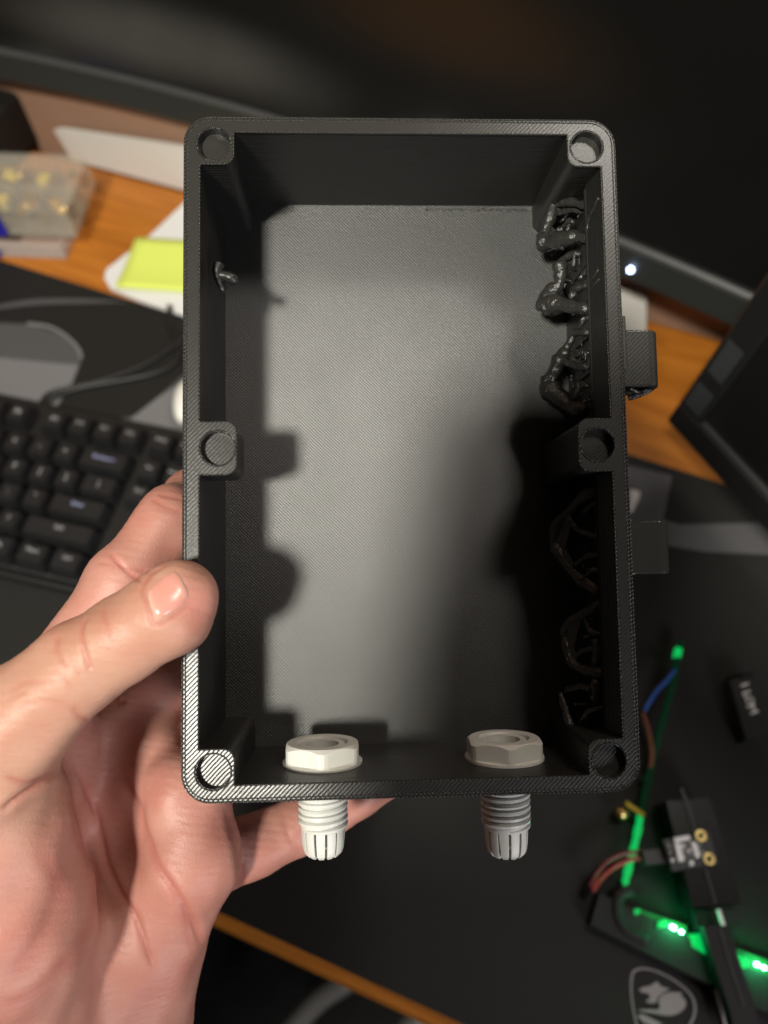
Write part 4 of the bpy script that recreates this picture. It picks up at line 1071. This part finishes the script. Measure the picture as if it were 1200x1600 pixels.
# tone attribute
thumbd = np.full(len(HV), 1e9)
for A_, B_, ra, rb, k in PR[-5:]:
    ab = B_ - A_; tt = np.clip(((HV - A_) @ ab) / (ab @ ab), 0, 1); thumbd = np.minimum(thumbd, np.linalg.norm(HV - A_ - tt[:, None] * ab, axis=1) - (ra + (rb - ra) * tt))
tn = np.clip((thumbd - 1) / 10, 0, 1) * .8
tip = np.exp(-(np.hypot(Uc - 305, Vc - 940) / 45) ** 2); tn = np.maximum(tn, tip)
ca = me.color_attributes.new('tone', 'FLOAT_COLOR', 'POINT')
colr = np.zeros((len(HV), 4), np.float32); colr[:, 0] = tn; colr[:, 1] = red; colr[:, 3] = 1; ca.data.foreach_set('color', colr.ravel())
ob = bpy.data.objects.new('skin_surface', me); C.objects.link(ob); ob.parent = hand; WM[ob.name] = HM_
# thumb nail, laid on the thumb's surface
nail = mat('nail', (.60, .31, .25), .25, .5, sss=.2); nail.node_tree.nodes['Principled BSDF'].inputs['Subsurface Scale'].default_value = .002
noise_bump(nail, 260, .12, .0003)
c00, c10, c11, c01 = [np.array(x_, float) for x_ in ((225, 923), (274, 880), (303, 936), (242, 974))]
def raymarch(u, v):
    d = np.array([(u - 600) / FOC, (800 - v) / FOC, -1.0]); d /= np.linalg.norm(d); s = 140.0
    for _ in range(60):
        q_ = float(sdf((d * s)[None])[0]); s += q_ * .8
        if abs(q_) < .01 or s > 300: break
    return d * s
nv = []; ns, nt_ = 16, 12
for i in range(ns + 1):
    for j in range(nt_ + 1):
        s, t_ = i / ns * 2 - 1, j / nt_ * 2 - 1
        # squircle so that the nail has round corners
        rr_ = (abs(s) ** 4 + abs(t_) ** 4) ** .25; mxx = max(abs(s), abs(t_)); f_ = (mxx / rr_ if rr_ > 0 else 1); s2, t2 = s * f_, t_ * f_
        s2, t2 = (s2 + 1) / 2, (t2 + 1) / 2
        px = c00 * (1 - s2) * (1 - t2) + c10 * s2 * (1 - t2) + c11 * s2 * t2 + c01 * (1 - s2) * t2
        p = raymarch(*px); g_ = grad(p[None])[0]; e_ = 1 - mxx ** 6
        wobp = 0.0
        nv.append(p + g_ * (-.25 + .70 * e_ ** .5 if mxx < 1 else -.35))
nf = []
for i in range(ns):
    for j in range(nt_): q_ = i * (nt_ + 1) + j; nf.append([q_, q_ + 1, q_ + nt_ + 2, q_ + nt_ + 1])
o = part('thumbnail', [Vector((p - off) * .001) for p in nv], nf, nail, hand, 'local', smooth=True)
ca = o.data.color_attributes.new('tone', 'FLOAT_COLOR', 'POINT')
for i in range(ns + 1):
    for j in range(nt_ + 1):
        q_ = i / ns; k_ = max(1 - q_ / .16, (q_ - .88) / .12, 0); ca.data[i * (nt_ + 1) + j].color = (min(1, k_), 0, 0, 1)
nn_, nl_, nb_ = nt(nail)
at2 = N(nail, 'ShaderNodeAttribute', attribute_name='tone'); sx2 = N(nail, 'ShaderNodeSeparateColor'); nl_.new(at2.outputs['Color'], sx2.inputs[0])
mxn = N(nail, 'ShaderNodeMix', data_type='RGBA'); mxn.inputs[6].default_value = (.56, .265, .215, 1); mxn.inputs[7].default_value = (.60, .43, .34, 1); nl_.new(sx2.outputs[0], mxn.inputs[0]); nl_.new(mxn.outputs[2], nb_.inputs['Base Color'])

# ------------------------------------------------------------------ the phone that takes the picture (behind the lens)
ph = thing('phone', 'dark phone held above the box, taking the picture', 'phone', MC)
pm = mat('phone_glass', (.02, .02, .02), .15)
poly = arc(-.061 + .027, .028 - .027, .027, 180, 90, 10) + arc(.020 - .011, .026 - .011, .011, 90, 0, 6) + arc(.012 - .011, -.13 + .011, .011, 0, -90, 6) + arc(-.071 + .011, -.13 + .011, .011, -90, -180, 6)
V, F = prism_geo(poly[::-1], .004, .012); part('phone_body', V, F, pm, ph, 'local')
V, F = lathe_geo([(.0045, .0022), (.007, .0022), (.007, .004), (.0045, .004), (.0045, .0022)], 24); part('lens_ring', V, F, pm, ph, 'local')
def camtube(pts):
    P = [MC @ (Vector(p[:3]) * .001) for p in pts]; rs = [p[3] for p in pts]; m_ = len(pts) - 1
    def rf(tt): i = min(m_ - 1, int(tt * m_)); f_ = tt * m_ - i; return (rs[i] * (1 - f_) + rs[i + 1] * f_) * .001
    Q = catmull(P, 6); return tube_geo(Q, rf, 20)
slv = noise_bump(mat('dark_sleeve', (.03, .03, .035), .9, .2), 300, .5, .001)
arm2 = thing('person', 'person in dark sleeves holding the phone above the desk', 'person', MC @ Matrix.Translation((-.05, -.13, .15)))
part('sleeve', *camtube([(-5, -110, 30, 26), (-15, -112, 80, 44), (-45, -132, 150, 54), (-95, -170, 260, 62), (-160, -250, 420, 66)]), slv, arm2, smooth=True)
part('shoulder', *camtube([(-70, -170, 255, 50), (-150, -166, 290, 72), (-270, -178, 340, 82), (-380, -230, 380, 86)]), slv, arm2, smooth=True)
print('hand verts', len(HV))
